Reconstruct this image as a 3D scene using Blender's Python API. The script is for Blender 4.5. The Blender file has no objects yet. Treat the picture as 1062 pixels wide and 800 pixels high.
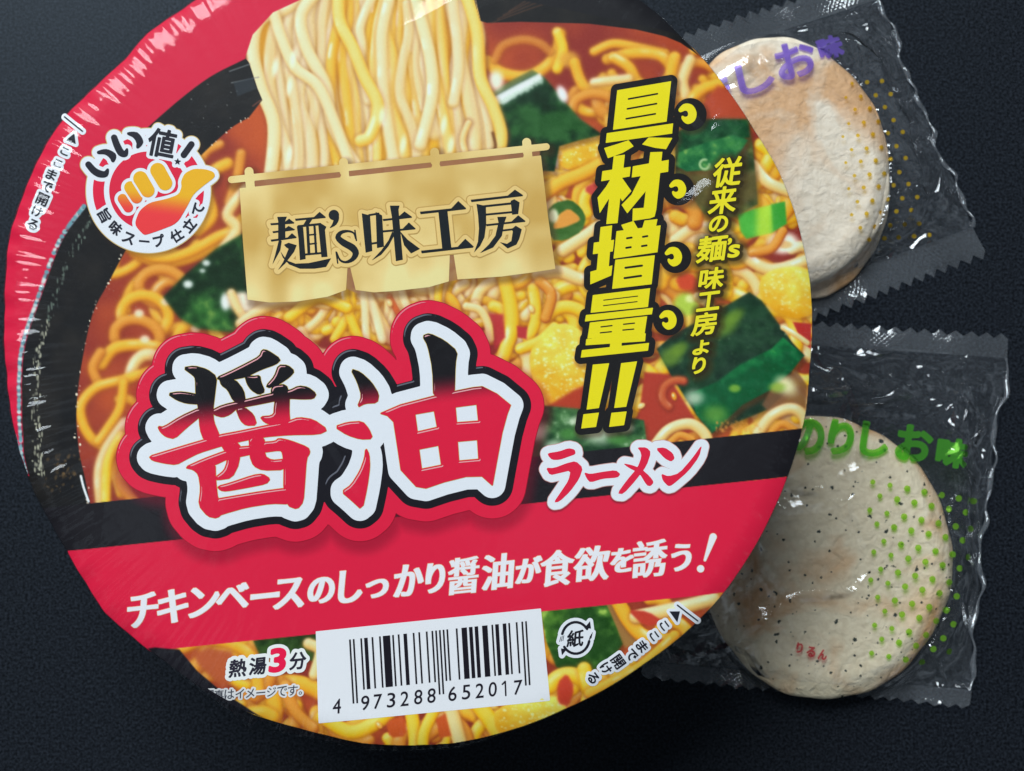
import bpy, math, random
import numpy as np
from mathutils import Vector

random.seed(7); RNG = np.random.RandomState(11)
scene = bpy.context.scene
COL = scene.collection

# ---------------------------------------------------------------- scale
S = 0.0002                 # metres per unit of the lid drawing
ZL = 0.075                 # height of the lid
CX0, CY0 = 531.0, 400.0
CAMZ = ZL + 0.32
def lid_xy(x, y):
    return (np.asarray(x, float) - CX0) * S, (CY0 - np.asarray(y, float)) * S
def low_xy(x, y, z=0.006):
    k = S * (CAMZ - z) / 0.32
    return (np.asarray(x, float) - CX0) * k, (CY0 - np.asarray(y, float)) * k

def s2l(c):
    c = np.asarray(c, float) / 255.0
    return np.where(c <= 0.04045, c / 12.92, ((c + 0.055) / 1.055) ** 2.4)
WB = np.array([0.80, 0.90, 1.0])
GAIN = 0.98
def albedo(c):             # ink colour -> reflectance
    return np.clip(s2l(c) / WB * GAIN, 0.004, 0.86)

# ---------------------------------------------------------------- noise
def vnoise(shape, cell, seed=0, aspect=(1, 1)):
    r = np.random.RandomState(seed)
    h, w = shape
    gy, gx = int(h / (cell * aspect[0])) + 3, int(w / (cell * aspect[1])) + 3
    g = r.rand(gy, gx)
    yy = np.arange(h) / (cell * aspect[0]); xx = np.arange(w) / (cell * aspect[1])
    y0 = yy.astype(int); x0 = xx.astype(int)
    fy = (yy - y0); fx = (xx - x0)
    fy = (fy * fy * (3 - 2 * fy))[:, None]; fx = (fx * fx * (3 - 2 * fx))[None, :]
    a = g[y0][:, x0]; b = g[y0][:, x0 + 1]; c = g[y0 + 1][:, x0]; d = g[y0 + 1][:, x0 + 1]
    return (a * (1 - fx) + b * fx) * (1 - fy) + (c * (1 - fx) + d * fx) * fy
def fbm(shape, cell, octs=4, seed=0, aspect=(1, 1)):
    o = 0; amp = 1; t = 0
    for k in range(octs):
        o = o + amp * vnoise(shape, max(cell / 2 ** k, 1.0), seed + k * 17, aspect); t += amp; amp *= 0.55
    return o / t
def ss(x, a, b):
    t = np.clip((x - a) / (b - a), 0, 1); return t * t * (3 - 2 * t)

# ---------------------------------------------------------------- shapes
def chaikin(p, n=1, closed=True):
    p = np.asarray(p, float)
    for _ in range(n):
        q = np.roll(p, -1, 0) if closed else p[1:]
        a = p if closed else p[:-1]
        r = np.empty((len(a) * 2, 2)); r[0::2] = a * .8 + q * .2; r[1::2] = a * .2 + q * .8
        p = r if closed else np.vstack([p[:1], r, p[-1:]])
    return p
def spline(p, n=8, closed=False):
    p = np.asarray(p, float); m = len(p); out = []
    rng = range(m) if closed else range(m - 1)
    for i in rng:
        if closed: a, b, c, d = p[(i - 1) % m], p[i], p[(i + 1) % m], p[(i + 2) % m]
        else: a, b, c, d = p[max(i - 1, 0)], p[i], p[i + 1], p[min(i + 2, m - 1)]
        for k in range(n):
            t = k / n
            out.append(.5 * ((2 * b) + (-a + c) * t + (2 * a - 5 * b + 4 * c - d) * t * t + (-a + 3 * b - 3 * c + d) * t ** 3))
    if not closed: out.append(p[-1])
    return np.array(out)

def d_poly(contours, X, Y):
    """signed distance (negative inside) to closed contours, even-odd"""
    best = np.full(X.shape, 1e9); ins = np.zeros(X.shape, bool)
    for c in contours:
        c = np.asarray(c, float); q = np.roll(c, -1, 0)
        for (ax, ay), (bx, by) in zip(c, q):
            dx, dy = bx - ax, by - ay; L = dx * dx + dy * dy
            if L < 1e-12: continue
            t = np.clip(((X - ax) * dx + (Y - ay) * dy) / L, 0, 1)
            d = (X - ax - t * dx) ** 2 + (Y - ay - t * dy) ** 2
            np.minimum(best, d, out=best)
            if ay != by:
                ins ^= ((ay > Y) != (by > Y)) & (X < (bx - ax) * (Y - ay) / (by - ay) + ax)
    best = np.sqrt(best)
    return np.where(ins, -best, best)
def d_stroke(pts, rad, X, Y):
    best = np.full(X.shape, 1e9)
    for i in range(len(pts) - 1):
        (ax, ay), (bx, by) = pts[i], pts[i + 1]
        dx, dy = bx - ax, by - ay; L = dx * dx + dy * dy + 1e-9
        t = np.clip(((X - ax) * dx + (Y - ay) * dy) / L, 0, 1)
        d = np.sqrt((X - ax - t * dx) ** 2 + (Y - ay - t * dy) ** 2) - (rad[i] * (1 - t) + rad[i + 1] * t)
        np.minimum(best, d, out=best)
    return best

class Shape:
    def __init__(s): s.prims = []; s.subs = []
    def poly(s, pts, smooth=0, sub=False):
        p = chaikin(pts, smooth) if smooth else np.asarray(pts, float)
        (s.subs if sub else s.prims).append(('p', [p], 0)); return s
    def contours(s, cs, b=0.0): s.prims.append(('p', cs, b)); return s
    def stroke(s, pts, rad, n=0, sub=False):
        pts = np.asarray(pts, float)
        rad = np.full(len(pts), float(rad)) if np.isscalar(rad) else np.asarray(rad, float)
        if n:
            q = spline(np.column_stack([pts, rad, rad])[:, :2], n)
            rr = np.interp(np.linspace(0, len(pts) - 1, len(q)), np.arange(len(pts)), rad)
            pts, rad = q, rr
        (s.subs if sub else s.prims).append(('s', pts, rad)); return s
    def circle(s, x, y, r, sub=False): return s.stroke([(x, y), (x + .01, y)], r, sub=sub)
    def add(s, o): s.prims += o.prims; s.subs += o.subs; return s
    def map(s, ox, oy, k):
        o = Shape()
        for src, dst in ((s.prims, o.prims), (s.subs, o.subs)):
            for t in src:
                if t[0] == 'p': dst.append(('p', [np.asarray(c) / k + (ox, oy) for c in t[1]], t[2]))
                else: dst.append(('s', np.asarray(t[1]) / k + (ox, oy), np.asarray(t[2]) / k))
        return o
    def bbox(s):
        P = np.vstack([np.vstack(t[1]) if t[0] == 'p' else np.vstack([t[1] - np.max(t[2]), t[1] + np.max(t[2])]) for t in s.prims])
        return P.min(0), P.max(0)
    def field(s, x0, y0, nx, ny, h, margin):
        F = np.full((ny, nx), 1e3)
        def ev(t):
            P = np.vstack(t[1]) if t[0] == 'p' else np.asarray(t[1])
            m = margin + 2 + (0 if t[0] == 'p' else float(np.max(t[2])))
            i0 = max(int((P[:, 0].min() - m - x0) / h), 0); i1 = min(int((P[:, 0].max() + m - x0) / h) + 2, nx)
            j0 = max(int((P[:, 1].min() - m - y0) / h), 0); j1 = min(int((P[:, 1].max() + m - y0) / h) + 2, ny)
            if i1 <= i0 or j1 <= j0: return None
            X, Y = np.meshgrid(x0 + np.arange(i0, i1) * h, y0 + np.arange(j0, j1) * h)
            d = (d_poly(t[1], X, Y) - t[2]) if t[0] == 'p' else d_stroke(t[1], t[2], X, Y)
            return (slice(j0, j1), slice(i0, i1)), d
        for t in s.prims:
            r = ev(t)
            if r: F[r[0]] = np.minimum(F[r[0]], r[1])
        for t in s.subs:
            r = ev(t)
            if r: F[r[0]] = np.maximum(F[r[0]], -r[1])
        return F

class Fld:
    """signed-distance grid of a Shape"""
    def __init__(s, shape, margin, h):
        lo, hi = shape.bbox(); m = margin + 3 * h + 1
        s.x0, s.y0, s.h = lo[0] - m, lo[1] - m, h
        s.nx = int((hi[0] - lo[0] + 2 * m) / h) + 1; s.ny = int((hi[1] - lo[1] + 2 * m) / h) + 1
        s.F = shape.field(s.x0, s.y0, s.nx, s.ny, h, margin + 2)
    def like(s, shape, margin=0):
        o = object.__new__(Fld); o.x0, o.y0, o.h, o.nx, o.ny = s.x0, s.y0, s.h, s.nx, s.ny
        o.F = shape.field(s.x0, s.y0, s.nx, s.ny, s.h, margin + 2); return o
    def xy(s): return np.meshgrid(s.x0 + np.arange(s.nx) * s.h, s.y0 + np.arange(s.ny) * s.h)
    def sample(s, X, Y):
        fx = np.clip((X - s.x0) / s.h, 0, s.nx - 1.001); fy = np.clip((Y - s.y0) / s.h, 0, s.ny - 1.001)
        i = fx.astype(int); j = fy.astype(int); u = fx - i; v = fy - j
        F = s.F
        return (F[j, i] * (1 - u) + F[j, i + 1] * u) * (1 - v) + (F[j + 1, i] * (1 - u) + F[j + 1, i + 1] * u) * v

def march(F, x0, y0, h, merge=True, maxrun=40):
    """polygons of F<0; returns verts (n,2), faces list"""
    F = np.where(np.abs(F) < 1e-6, 1e-6, F)
    F[0, :] = F[-1, :] = 1e3; F[:, 0] = F[:, -1] = 1e3
    ny, nx = F.shape
    I = F < 0
    a, b, c, d = I[:-1, :-1], I[:-1, 1:], I[1:, 1:], I[1:, :-1]
    n = a.astype(int) + b + c + d
    verts = []; faces = []; idx = {}
    def corner(i, j):
        k = (0, i, j)
        if k not in idx: idx[k] = len(verts); verts.append((x0 + i * h, y0 + j * h))
        return idx[k]
    def cross(i, j, i2, j2):
        if (i2, j2) < (i, j): i, j, i2, j2 = i2, j2, i, j
        k = (1, i, j, i2, j2)
        if k not in idx:
            f0, f1 = F[j, i], F[j2, i2]; t = f0 / (f0 - f1); t = min(max(t, .02), .98)
            idx[k] = len(verts); verts.append((x0 + (i + (i2 - i) * t) * h, y0 + (j + (j2 - j) * t) * h))
        return idx[k]
    full = n == 4
    if merge:
        for j in range(full.shape[0]):
            row = full[j]
            if not row.any(): continue
            e = np.flatnonzero(np.diff(np.concatenate([[0], row.astype(np.int8), [0]])))
            for s0, s1 in zip(e[0::2], e[1::2]):
                for q in range(s0, s1, maxrun):
                    r = min(q + maxrun, s1)
                    faces.append((corner(q, j), corner(q, j + 1), corner(r, j + 1), corner(r, j)))
    else:
        js, is_ = np.nonzero(full)
        for j, i in zip(js.tolist(), is_.tolist()):
            faces.append((corner(i, j), corner(i, j + 1), corner(i + 1, j + 1), corner(i + 1, j)))
    js, is_ = np.nonzero((n > 0) & (n < 4))
    for j, i in zip(js.tolist(), is_.tolist()):
        cs = [(i, j), (i, j + 1), (i + 1, j + 1), (i + 1, j)]
        f = []
        for k in range(4):
            p, q = cs[k], cs[(k + 1) % 4]
            ip, iq = I[p[1], p[0]], I[q[1], q[0]]
            if ip: f.append(corner(*p))
            if ip != iq: f.append(cross(p[0], p[1], q[0], q[1]))
        if len(f) >= 3: faces.append(tuple(f))
    return np.array(verts).reshape(-1, 2), faces

# ---------------------------------------------------------------- outline of the lid
LC = (423.0, 343.0)
OUT = [(665,0),(686,17),(706,37),(733,64),(757,95),(784,136),(808,176),(825,220),(835,260),(841,294),(843,335),(840,385),(837,425),(831,453),
       (818,494),(803,530),(788,560),(771,588),(747,621),(727,642),(703,664),(669,689),(636,711),(585,737),(544,754),(525,760),(471,772),(437,774),(376,772),
       (335,763),(308,756),(264,743),(234,730),(203,711),(170,687),(153,675),(136,661),(108,636),(88,605),(68,571),(47,534),(34,511),(25,487),(12,440),(5,386),
       (3,318),(5,277),(7,251),(17,217),(32,180),(47,149),(68,119),(98,90),(129,61),(152,34),(190,8),(212,-8),(260,-38),(330,-66),(423,-80),(520,-68),(600,-40)]
FILM = {(264,743):(257,760),(308,756):(287,763),(335,763):(330,772),(376,772):(383,781),(437,774):(440,780),(471,772):(478,777),(234,730):(234,742),(203,711):(203,718)}
def radial(pts):
    p = np.array(pts, float) - LC
    a = np.arctan2(p[:, 1], p[:, 0]); r = np.hypot(p[:, 0], p[:, 1]); o = np.argsort(a)
    a, r = a[o], r[o]
    return np.concatenate([a[-3:] - 2 * math.pi, a, a[:3] + 2 * math.pi]), np.concatenate([r[-3:], r, r[:3]])
RA, RR = radial(OUT)
FA, FR = radial([FILM.get(p, p) for p in OUT])
def Rout(x, y):
    return np.interp(np.arctan2(y - LC[1], x - LC[0]), RA, RR)
def lid_z(x, y):
    x = np.asarray(x, float); y = np.asarray(y, float)
    th = np.arctan2(y - LC[1], x - LC[0])
    d = Rout(x, y) - np.hypot(x - LC[0], y - LC[1])
    e = np.clip(1 - d / 26.0, 0, 1.3)
    left = np.exp(-((np.abs(th) - math.pi) / 0.75) ** 2)
    w = (np.sin(th * 61 + 2 * np.sin(th * 17)) + .6 * np.sin(th * 113 + 1)) * 0.00016
    sag = 0.0003 * np.sin(x * .011 + 1) * np.sin(y * .012 + .6)
    return ZL - 0.0010 * e ** 2 + w * e * (0.25 + left) + sag

# ---------------------------------------------------------------- material helpers
def new_mat(name):
    m = bpy.data.materials.new(name); m.use_nodes = True
    nt = m.node_tree; nt.nodes.clear()
    return m, nt, nt.nodes, nt.links
def principled(name, color=None, rough=.5, spec=.5, coat=0, coat_rough=.1, metallic=0, attr=None, bump=None, trans=0, sheen=0):
    m, nt, N, L = new_mat(name)
    o = N.new('ShaderNodeOutputMaterial'); p = N.new('ShaderNodeBsdfPrincipled')
    L.new(p.outputs[0], o.inputs[0])
    p.inputs['Roughness'].default_value = rough; p.inputs['Specular IOR Level'].default_value = spec
    p.inputs['Coat Weight'].default_value = coat; p.inputs['Coat Roughness'].default_value = coat_rough
    p.inputs['Metallic'].default_value = metallic; p.inputs['Sheen Weight'].default_value = sheen
    if color is not None: p.inputs['Base Color'].default_value = (*color, 1)
    if attr:
        a = N.new('ShaderNodeAttribute'); a.attribute_name = attr; L.new(a.outputs['Color'], p.inputs['Base Color'])
    if bump:
        scale, strength, dist = bump
        tc = N.new('ShaderNodeTexCoord'); n = N.new('ShaderNodeTexNoise'); n.inputs['Scale'].default_value = scale; n.inputs['Detail'].default_value = 4
        b = N.new('ShaderNodeBump'); b.inputs['Strength'].default_value = strength; b.inputs['Distance'].default_value = dist
        L.new(tc.outputs['Object'], n.inputs['Vector']); L.new(n.outputs[0], b.inputs['Height']); L.new(b.outputs[0], p.inputs['Normal'])
    return m
INK = principled('printed_ink', rough=.45, spec=.14, attr='Col', bump=(900, .10, .0002))
INKGLOSS = principled('embossed_ink', rough=.35, spec=.2, attr='Col', bump=(700, .12, .0002))

def mesh_obj(name, V, faces, mat, parent=None, cols=None, smooth=True):
    me = bpy.data.meshes.new(name)
    V = np.asarray(V, np.float32)
    ln = np.fromiter((len(f) for f in faces), np.int32, len(faces))
    flat = np.fromiter((i for f in faces for i in f), np.int32, int(ln.sum()))
    me.vertices.add(len(V)); me.vertices.foreach_set('co', V.ravel())
    me.loops.add(len(flat)); me.loops.foreach_set('vertex_index', flat)
    me.polygons.add(len(ln)); st = np.concatenate([[0], np.cumsum(ln)[:-1]]).astype(np.int32)
    me.polygons.foreach_set('loop_start', st); me.polygons.foreach_set('loop_total', ln)
    me.update(calc_edges=True); me.validate()
    me.polygons.foreach_set('use_smooth', np.full(len(me.polygons), smooth))
    if cols is not None:
        a = me.color_attributes.new('Col', 'FLOAT_COLOR', 'POINT')
        c = np.ones((len(V), 4), np.float32); c[:, :3] = cols; a.data.foreach_set('color', c.ravel())
    me.materials.append(mat)
    o = bpy.data.objects.new(name, me); COL.objects.link(o)
    if parent: o.parent = parent
    return o
def thing(name, label, cat, group=None):
    o = bpy.data.objects.new(name, None); COL.objects.link(o); o.empty_display_size = .02
    o['label'] = label; o['category'] = cat
    if group: o['group'] = group
    return o

# print layers lying on the lid -------------------------------------------------
LAYER = 3e-5
class Print:
    """several flat ink layers gathered as one part"""
    def __init__(s, name): s.name = name; s.V = []; s.F = []; s.C = []; s.n = 0
    def layer(s, F, x0, y0, h, color, lev, merge=None):
        dense = callable(color)
        v, f = march(F.copy(), x0, y0, h, merge=not dense if merge is None else merge)
        if len(v) == 0: return s
        X, Y = lid_xy(v[:, 0], v[:, 1])
        s.V.append(np.column_stack([X, Y, lid_z(v[:, 0], v[:, 1]) + LAYER * lev]))
        c = color(v[:, 0], v[:, 1]) if dense else np.tile(np.asarray(color, float), (len(v), 1))
        s.C.append(albedo(c)); s.F += [tuple(i + s.n for i in q) for q in f]; s.n += len(v)
        return s
    def fld(s, fd, off, color, lev, merge=None): return s.layer(fd.F - off, fd.x0, fd.y0, fd.h, color, lev, merge)
    def build(s, parent, mat=None):
        o = mesh_obj(s.name, np.vstack(s.V), s.F, mat or INK, parent, np.vstack(s.C)); return o

# glyph outlines from Blender's own built-in font -------------------------------
_gl = {}
def glyph(ch):
    if ch in _gl: return _gl[ch]
    cu = bpy.data.curves.new('t', 'FONT'); cu.body = ch; cu.size = 1
    ob = bpy.data.objects.new('t', cu); COL.objects.link(ob)
    dg = bpy.context.evaluated_depsgraph_get(); ev = ob.evaluated_get(dg)
    c = ev.to_curve(dg); out = []
    for sp in c.splines:
        bp = sp.bezier_points; n = len(bp); pts = []
        for i in range(n):
            a, b = bp[i], bp[(i + 1) % n]
            P = [np.array(q[:2]) for q in (a.co, a.handle_right, b.handle_left, b.co)]
            flat = abs(np.cross(P[3] - P[0], P[1] - P[0])) + abs(np.cross(P[3] - P[0], P[2] - P[0])) < 1e-4
            k = 1 if flat else 5
            for q in range(k):
                t = q / k; pts.append((1 - t) ** 3 * P[0] + 3 * (1 - t) ** 2 * t * P[1] + 3 * (1 - t) * t * t * P[2] + t ** 3 * P[3])
        out.append(np.array(pts))
    ev.to_curve_clear(); bpy.data.objects.remove(ob); bpy.data.curves.remove(cu)
    _gl[ch] = out
    return out
def put(shape, ch, cx, cy, w, h, rot=0, lean=0, b=0.0, mincho=0.0):
    """fit a glyph's box (w x h incl. bolding b) at cx,cy; rot ccw degrees, lean of the uprights cw degrees"""
    g = glyph(ch); P = np.vstack(g); lo, hi = P.min(0), P.max(0)
    w2, h2 = max(w - 2 * b, .5), max(h - 2 * b, .5)
    a = math.radians(rot); l = math.radians(lean)
    ax = np.array([math.cos(a), -math.sin(a)]); ay = np.array([-math.sin(l), math.cos(l)])   # ay points down
    cs = []
    for c in g:
        u = (c - (lo + hi) / 2) / np.maximum(hi - lo, 1e-6)
        cs.append(np.outer(u[:, 0] * w2, ax) + np.outer(-u[:, 1] * h2, ay) + (cx, cy))
    if mincho:      # thicker uprights: the same outline laid again a little to each side
        for k in (-1, 1): shape.contours([c + ax * mincho * k for c in cs], b)
    return shape.contours(cs, b)

# ================================================================ the printed photograph on the lid
K = 1.2
PX0, PY0, PX1, PY1 = -4, -90, 852, 784
PW, PH = int((PX1 - PX0) * K), int((PY1 - PY0) * K)
IMG = np.zeros((PH, PW, 3)); IMG[:] = (150, 62, 48)
GX, GY = np.meshgrid(PX0 + np.arange(PW) / K, PY0 + np.arange(PH) / K)
def win(pts, m):
    pts = np.asarray(pts, float)
    i0 = max(int((pts[:, 0].min() - m - PX0) * K), 0); i1 = min(int((pts[:, 0].max() + m - PX0) * K) + 2, PW)
    j0 = max(int((pts[:, 1].min() - m - PY0) * K), 0); j1 = min(int((pts[:, 1].max() + m - PY0) * K) + 2, PH)
    return (slice(j0, j1), slice(i0, i1)) if i1 > i0 and j1 > j0 else None
def lay(w, color, al):
    al = np.clip(al, 0, 1)[..., None]; IMG[w] = IMG[w] * (1 - al) + np.asarray(color, float) * al
def fill(pts, color, soft=1.0, alpha=1.0, smooth=0, tex=0, seed=0):
    p = chaikin(pts, smooth) if smooth else np.asarray(pts, float)
    w = win(p, soft + 2)
    if w is None: return
    d = d_poly([p], GX[w], GY[w]); c = color(GX[w], GY[w]) if callable(color) else np.asarray(color, float)
    if tex: c = c + (fbm(d.shape, 14, 4, seed) - .5)[..., None] * tex
    lay(w, c, alpha * ss(-d, -soft * .5, soft * .5))
def blob(x, y, rx, ry, color, soft=.35, alpha=1.0, rot=0):
    w = win([(x, y)], max(rx, ry) * (1 + soft) + 2)
    if w is None: return
    c, s = math.cos(rot), math.sin(rot); X, Y = GX[w] - x, GY[w] - y
    r = np.sqrt(((X * c + Y * s) / rx) ** 2 + ((-X * s + Y * c) / ry) ** 2)
    lay(w, color, alpha * ss(-r, -1 - soft, -1 + soft))
YEL = ((172, 92, 26), (222, 160, 38), (246, 206, 86))
ORA = ((148, 66, 30), (206, 130, 42), (232, 180, 88))
PAL = ((176, 120, 60), (226, 190, 110), (252, 240, 212))
GOLD = ((186, 120, 20), (232, 184, 34), (252, 228, 130))
LIGHT = np.array([-.45, -.89])
def noodle(pts, wd, pal=YEL, spec=.4, soft=1.2, n=6, alpha=1.0, closed=False, shadow=.25):
    pass
    p = spline(pts, n, closed)
    if closed: p = np.vstack([p, p[:1]])
    w = win(p, wd + 8)
    if w is None: return
    X, Y = GX[w], GY[w]
    best = np.full(X.shape, 1e9); sd = np.zeros(X.shape); nxy = np.zeros(X.shape + (2,)); ar = np.zeros(X.shape); acc = 0
    for (ax, ay), (bx, by) in zip(p[:-1], p[1:]):
        dx, dy = bx - ax, by - ay; L = dx * dx + dy * dy
        if L < 1e-6: continue
        t = np.clip(((X - ax) * dx + (Y - ay) * dy) / L, 0, 1)
        ex, ey = X - ax - t * dx, Y - ay - t * dy; d = np.hypot(ex, ey); m = d < best; ln = math.sqrt(L)
        best = np.where(m, d, best); nxy[..., 0] = np.where(m, ex, nxy[..., 0]); nxy[..., 1] = np.where(m, ey, nxy[..., 1])
        ar = np.where(m, acc + t * ln, ar); acc += ln
    hw = wd / 2
    if shadow: lay(w, (110, 45, 25), shadow * ss(-best, -hw - 5, -hw + 1) * alpha)
    t = np.clip(best / hw, 0, 1)
    nl = (nxy @ LIGHT) / hw
    sh = np.clip(.52 + .42 * nl + .16 * (1 - t * t) - .30 * t ** 5, 0, 1)[..., None]
    dk, md, lt = [np.array(q, float) for q in pal]
    c = np.where(sh < .5, dk + (md - dk) * sh * 2, md + (lt - md) * (sh - .5) * 2)
    if spec:
        ph = random.random() * 9; f = random.uniform(.05, .12)
        streak = ss(np.sin(ar * f + ph) + .5 * np.sin(ar * f * 2.3 + ph * 2), .25, 1.1)
        g = np.exp(-((nl - .30) / .20) ** 2) * (t < .8) * streak * spec
        c = c + (np.array([255, 248, 232.]) - c) * g[..., None]
    lay(w, c, alpha * ss(hw - best, -soft * .6, soft * .6))
def curl(x, y, r, a0, a1, wd, pal=YEL, spec=.4, sq=1.0, rot=0, **k):
    a = np.linspace(a0, a1, 9); c, s = math.cos(rot), math.sin(rot)
    px, py = np.cos(a) * r, np.sin(a) * r * sq
    noodle(np.column_stack([x + px * c - py * s, y + px * s + py * c]), wd, pal, spec, **k)
def specks(x0, y0, x1, y1, n, r0=.5, r1=1.4, color=(245, 240, 230), alpha=.8):
    for _ in range(n): blob(random.uniform(x0, x1), random.uniform(y0, y1), random.uniform(r0, r1), random.uniform(r0, r1), color, .5, alpha * random.uniform(.4, 1))
def seed_grain(x, y, rot=0, c=(238, 206, 130)):
    blob(x + .8, y + 1.2, 4.6, 3.0, (120, 50, 25), .5, .6, rot); blob(x, y, 4.2, 2.6, c, .25, 1, rot); blob(x - .8, y - .8, 1.8, 1, (255, 244, 215), .5, .8, rot)

# broth with a soft variation of depth
w_ = (slice(0, PH), slice(0, PW))
nz = fbm((PH, PW), 90, 3, 5)[..., None]
IMG[:] = np.array([132, 48, 42]) + (np.array([182, 82, 42]) - np.array([132, 48, 42])) * ss(nz, .3, .75)
# random curls under everything
def scatter(n, box, pals, r=(14, 30), wd=(9, 13), seed=1, soft=1.6):
    random.seed(seed)
    for _ in range(n):
        x, y = random.uniform(box[0], box[2]), random.uniform(box[1], box[3]); a = random.uniform(0, 6.28)
        curl(x, y, random.uniform(*r), a, a + random.uniform(1.6, 5), random.uniform(*wd), random.choice(pals), random.uniform(.1, .8), random.uniform(.5, 1), random.uniform(0, 3), soft=soft)
scatter(26, (125, 235, 330, 515), [ORA, YEL], seed=3, soft=3)
scatter(190, (500, 150, 850, 470), [YEL, GOLD, GOLD, PAL, ORA], (18, 38), (12, 17), seed=4, soft=2)
scatter(16, (590, 50, 740, 140), [ORA, YEL], (18, 30), (10, 13), seed=5, soft=3)
scatter(90, (190, 640, 760, 790), [YEL, GOLD, ORA], (22, 46), (13, 18), seed=6, soft=2)
scatter(80, (250, 262, 560, 345), [PAL, YEL, GOLD], (20, 38), (9, 13), seed=8, soft=1.6)

# ---- left side curls
random.seed(21)
noodle([(228, 150), (214, 158), (206, 175), (212, 196)], 10, ORA, .2, soft=3)
noodle([(236, 170), (222, 178), (214, 196), (220, 224), (205, 240)], 13, YEL, .3, soft=2.5)
noodle([(250, 160), (246, 186), (238, 210)], 11, ORA, .2, soft=2.5)
noodle([(140, 262), (165, 272), (195, 268), (225, 252), (252, 228)], 13, YEL, .5, soft=2)
noodle([(262, 212), (250, 236), (226, 246), (196, 262), (166, 268), (132, 256)], 12, YEL, .4, soft=2)
noodle([(255, 196), (236, 222), (246, 238), (232, 258)], 12, PAL, .5, soft=2)
curl(168, 298, 24, 0, 6.3, 12, ORA, .3, .75, .1, soft=2, closed=False)
curl(150, 328, 25, 2.6, 6.8, 12, YEL, .4, .85, .2, soft=2)
curl(142, 350, 24, 2.8, 6.6, 12, ORA, .3, .75, .2, soft=2)
noodle([(105, 378), (118, 362), (142, 358), (168, 362), (180, 372)], 13, YEL, .6, soft=2)
noodle([(102, 398), (96, 382), (104, 366)], 11, ORA, .2, soft=2)
noodle([(134, 392), (140, 376), (152, 368), (170, 372)], 13, PAL, .8, soft=2)
noodle([(155, 386), (128, 394), (100, 402), (84, 420), (86, 440), (96, 456), (110, 466), (118, 486), (126, 512)], 11, YEL, .5, soft=2)
noodle([(128, 398), (124, 424), (112, 444), (102, 458)], 10, YEL, .4, soft=2)
noodle([(130, 440), (112, 466), (104, 490), (106, 522)], 14, PAL, .6, soft=2)
noodle([(126, 452), (112, 480), (110, 522)], 10, GOLD, .5, soft=2)
noodle([(136, 478), (126, 500), (140, 522)], 12, ORA, .4, soft=2)
for q in ((144, 325), (172, 313), (203, 341), (150, 352)): blob(q[0], q[1], 5, 4, (240, 222, 190), .35)
# ---- top right curls
noodle([(505, 64), (520, 76), (545, 80), (566, 70), (578, 54), (581, 36)], 13, YEL, .3, soft=2.5)
noodle([(514, 62), (522, 48), (542, 42), (560, 46), (570, 54)], 10, ORA, .1, soft=3, alpha=.7)
noodle([(578, 34), (584, 52), (578, 72)], 11, GOLD, .5, soft=1.6)
blob(590, 62, 10, 8, (214, 160, 60), .5)
noodle([(616, 54), (636, 46), (662, 50), (690, 56)], 10, YEL, .2, soft=2)
noodle([(630, 62), (656, 56), (684, 58), (696, 72), (690, 86)], 12, YEL, .5, soft=2)
noodle([(636, 60), (652, 70), (660, 84), (672, 94)], 12, YEL, .7, soft=2)
noodle([(596, 66), (602, 84), (612, 94), (640, 94), (664, 88)], 12, YEL, .3, soft=2)
noodle([(616, 86), (634, 84), (652, 82)], 10, PAL, 1, soft=2)
noodle([(592, 118), (598, 104), (616, 98), (636, 104), (640, 122)], 11, ORA, .3, soft=2)
noodle([(700, 60), (696, 80), (704, 92)], 13, YEL, .5, soft=2)
noodle([(716, 62), (708, 84), (712, 100)], 12, PAL, .8, soft=2)
noodle([(748, 86), (730, 92), (718, 104), (722, 118)], 12, YEL, .8, soft=2)
fill([(745, 88), (800, 110), (800, 140), (732, 126), (728, 108)], (172, 72, 48), 5)
# ---- right side under the callout
noodle([(770, 210), (790, 180), (800, 160), (790, 150)], 15, GOLD, .5, soft=2)
noodle([(782, 172), (798, 190), (826, 200), (842, 206)], 13, PAL, 1.2, soft=2)
noodle([(728, 250), (750, 240), (768, 262), (800, 280), (842, 268)], 13, PAL, 1.2, soft=2)
noodle([(700, 250), (722, 236), (742, 240), (760, 262)], 13, PAL, 1.0, soft=2)
blob(812, 252, 16, 11, (250, 240, 225), .4); blob(814, 254, 8, 4, (226, 190, 130), .4)
curl(700, 226, 22, 2.6, 6.6, 16, ORA, .5, .8, soft=2)
curl(716, 296, 30, 3.2, 6.2, 15, YEL, .7, .7, soft=2)
fill([(700, 288), (716, 282), (730, 298), (706, 302)], (196, 72, 46), 4, smooth=1)
blob(712, 316, 13, 12, (168, 200, 74), .3); blob(716, 310, 5, 4, (220, 236, 160), .5)
noodle([(724, 308), (736, 318), (738, 334), (726, 346)], 10, PAL, 1.4, soft=1.5)
noodle([(780, 262), (800, 258), (812, 240)], 10, ORA, .4)
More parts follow.
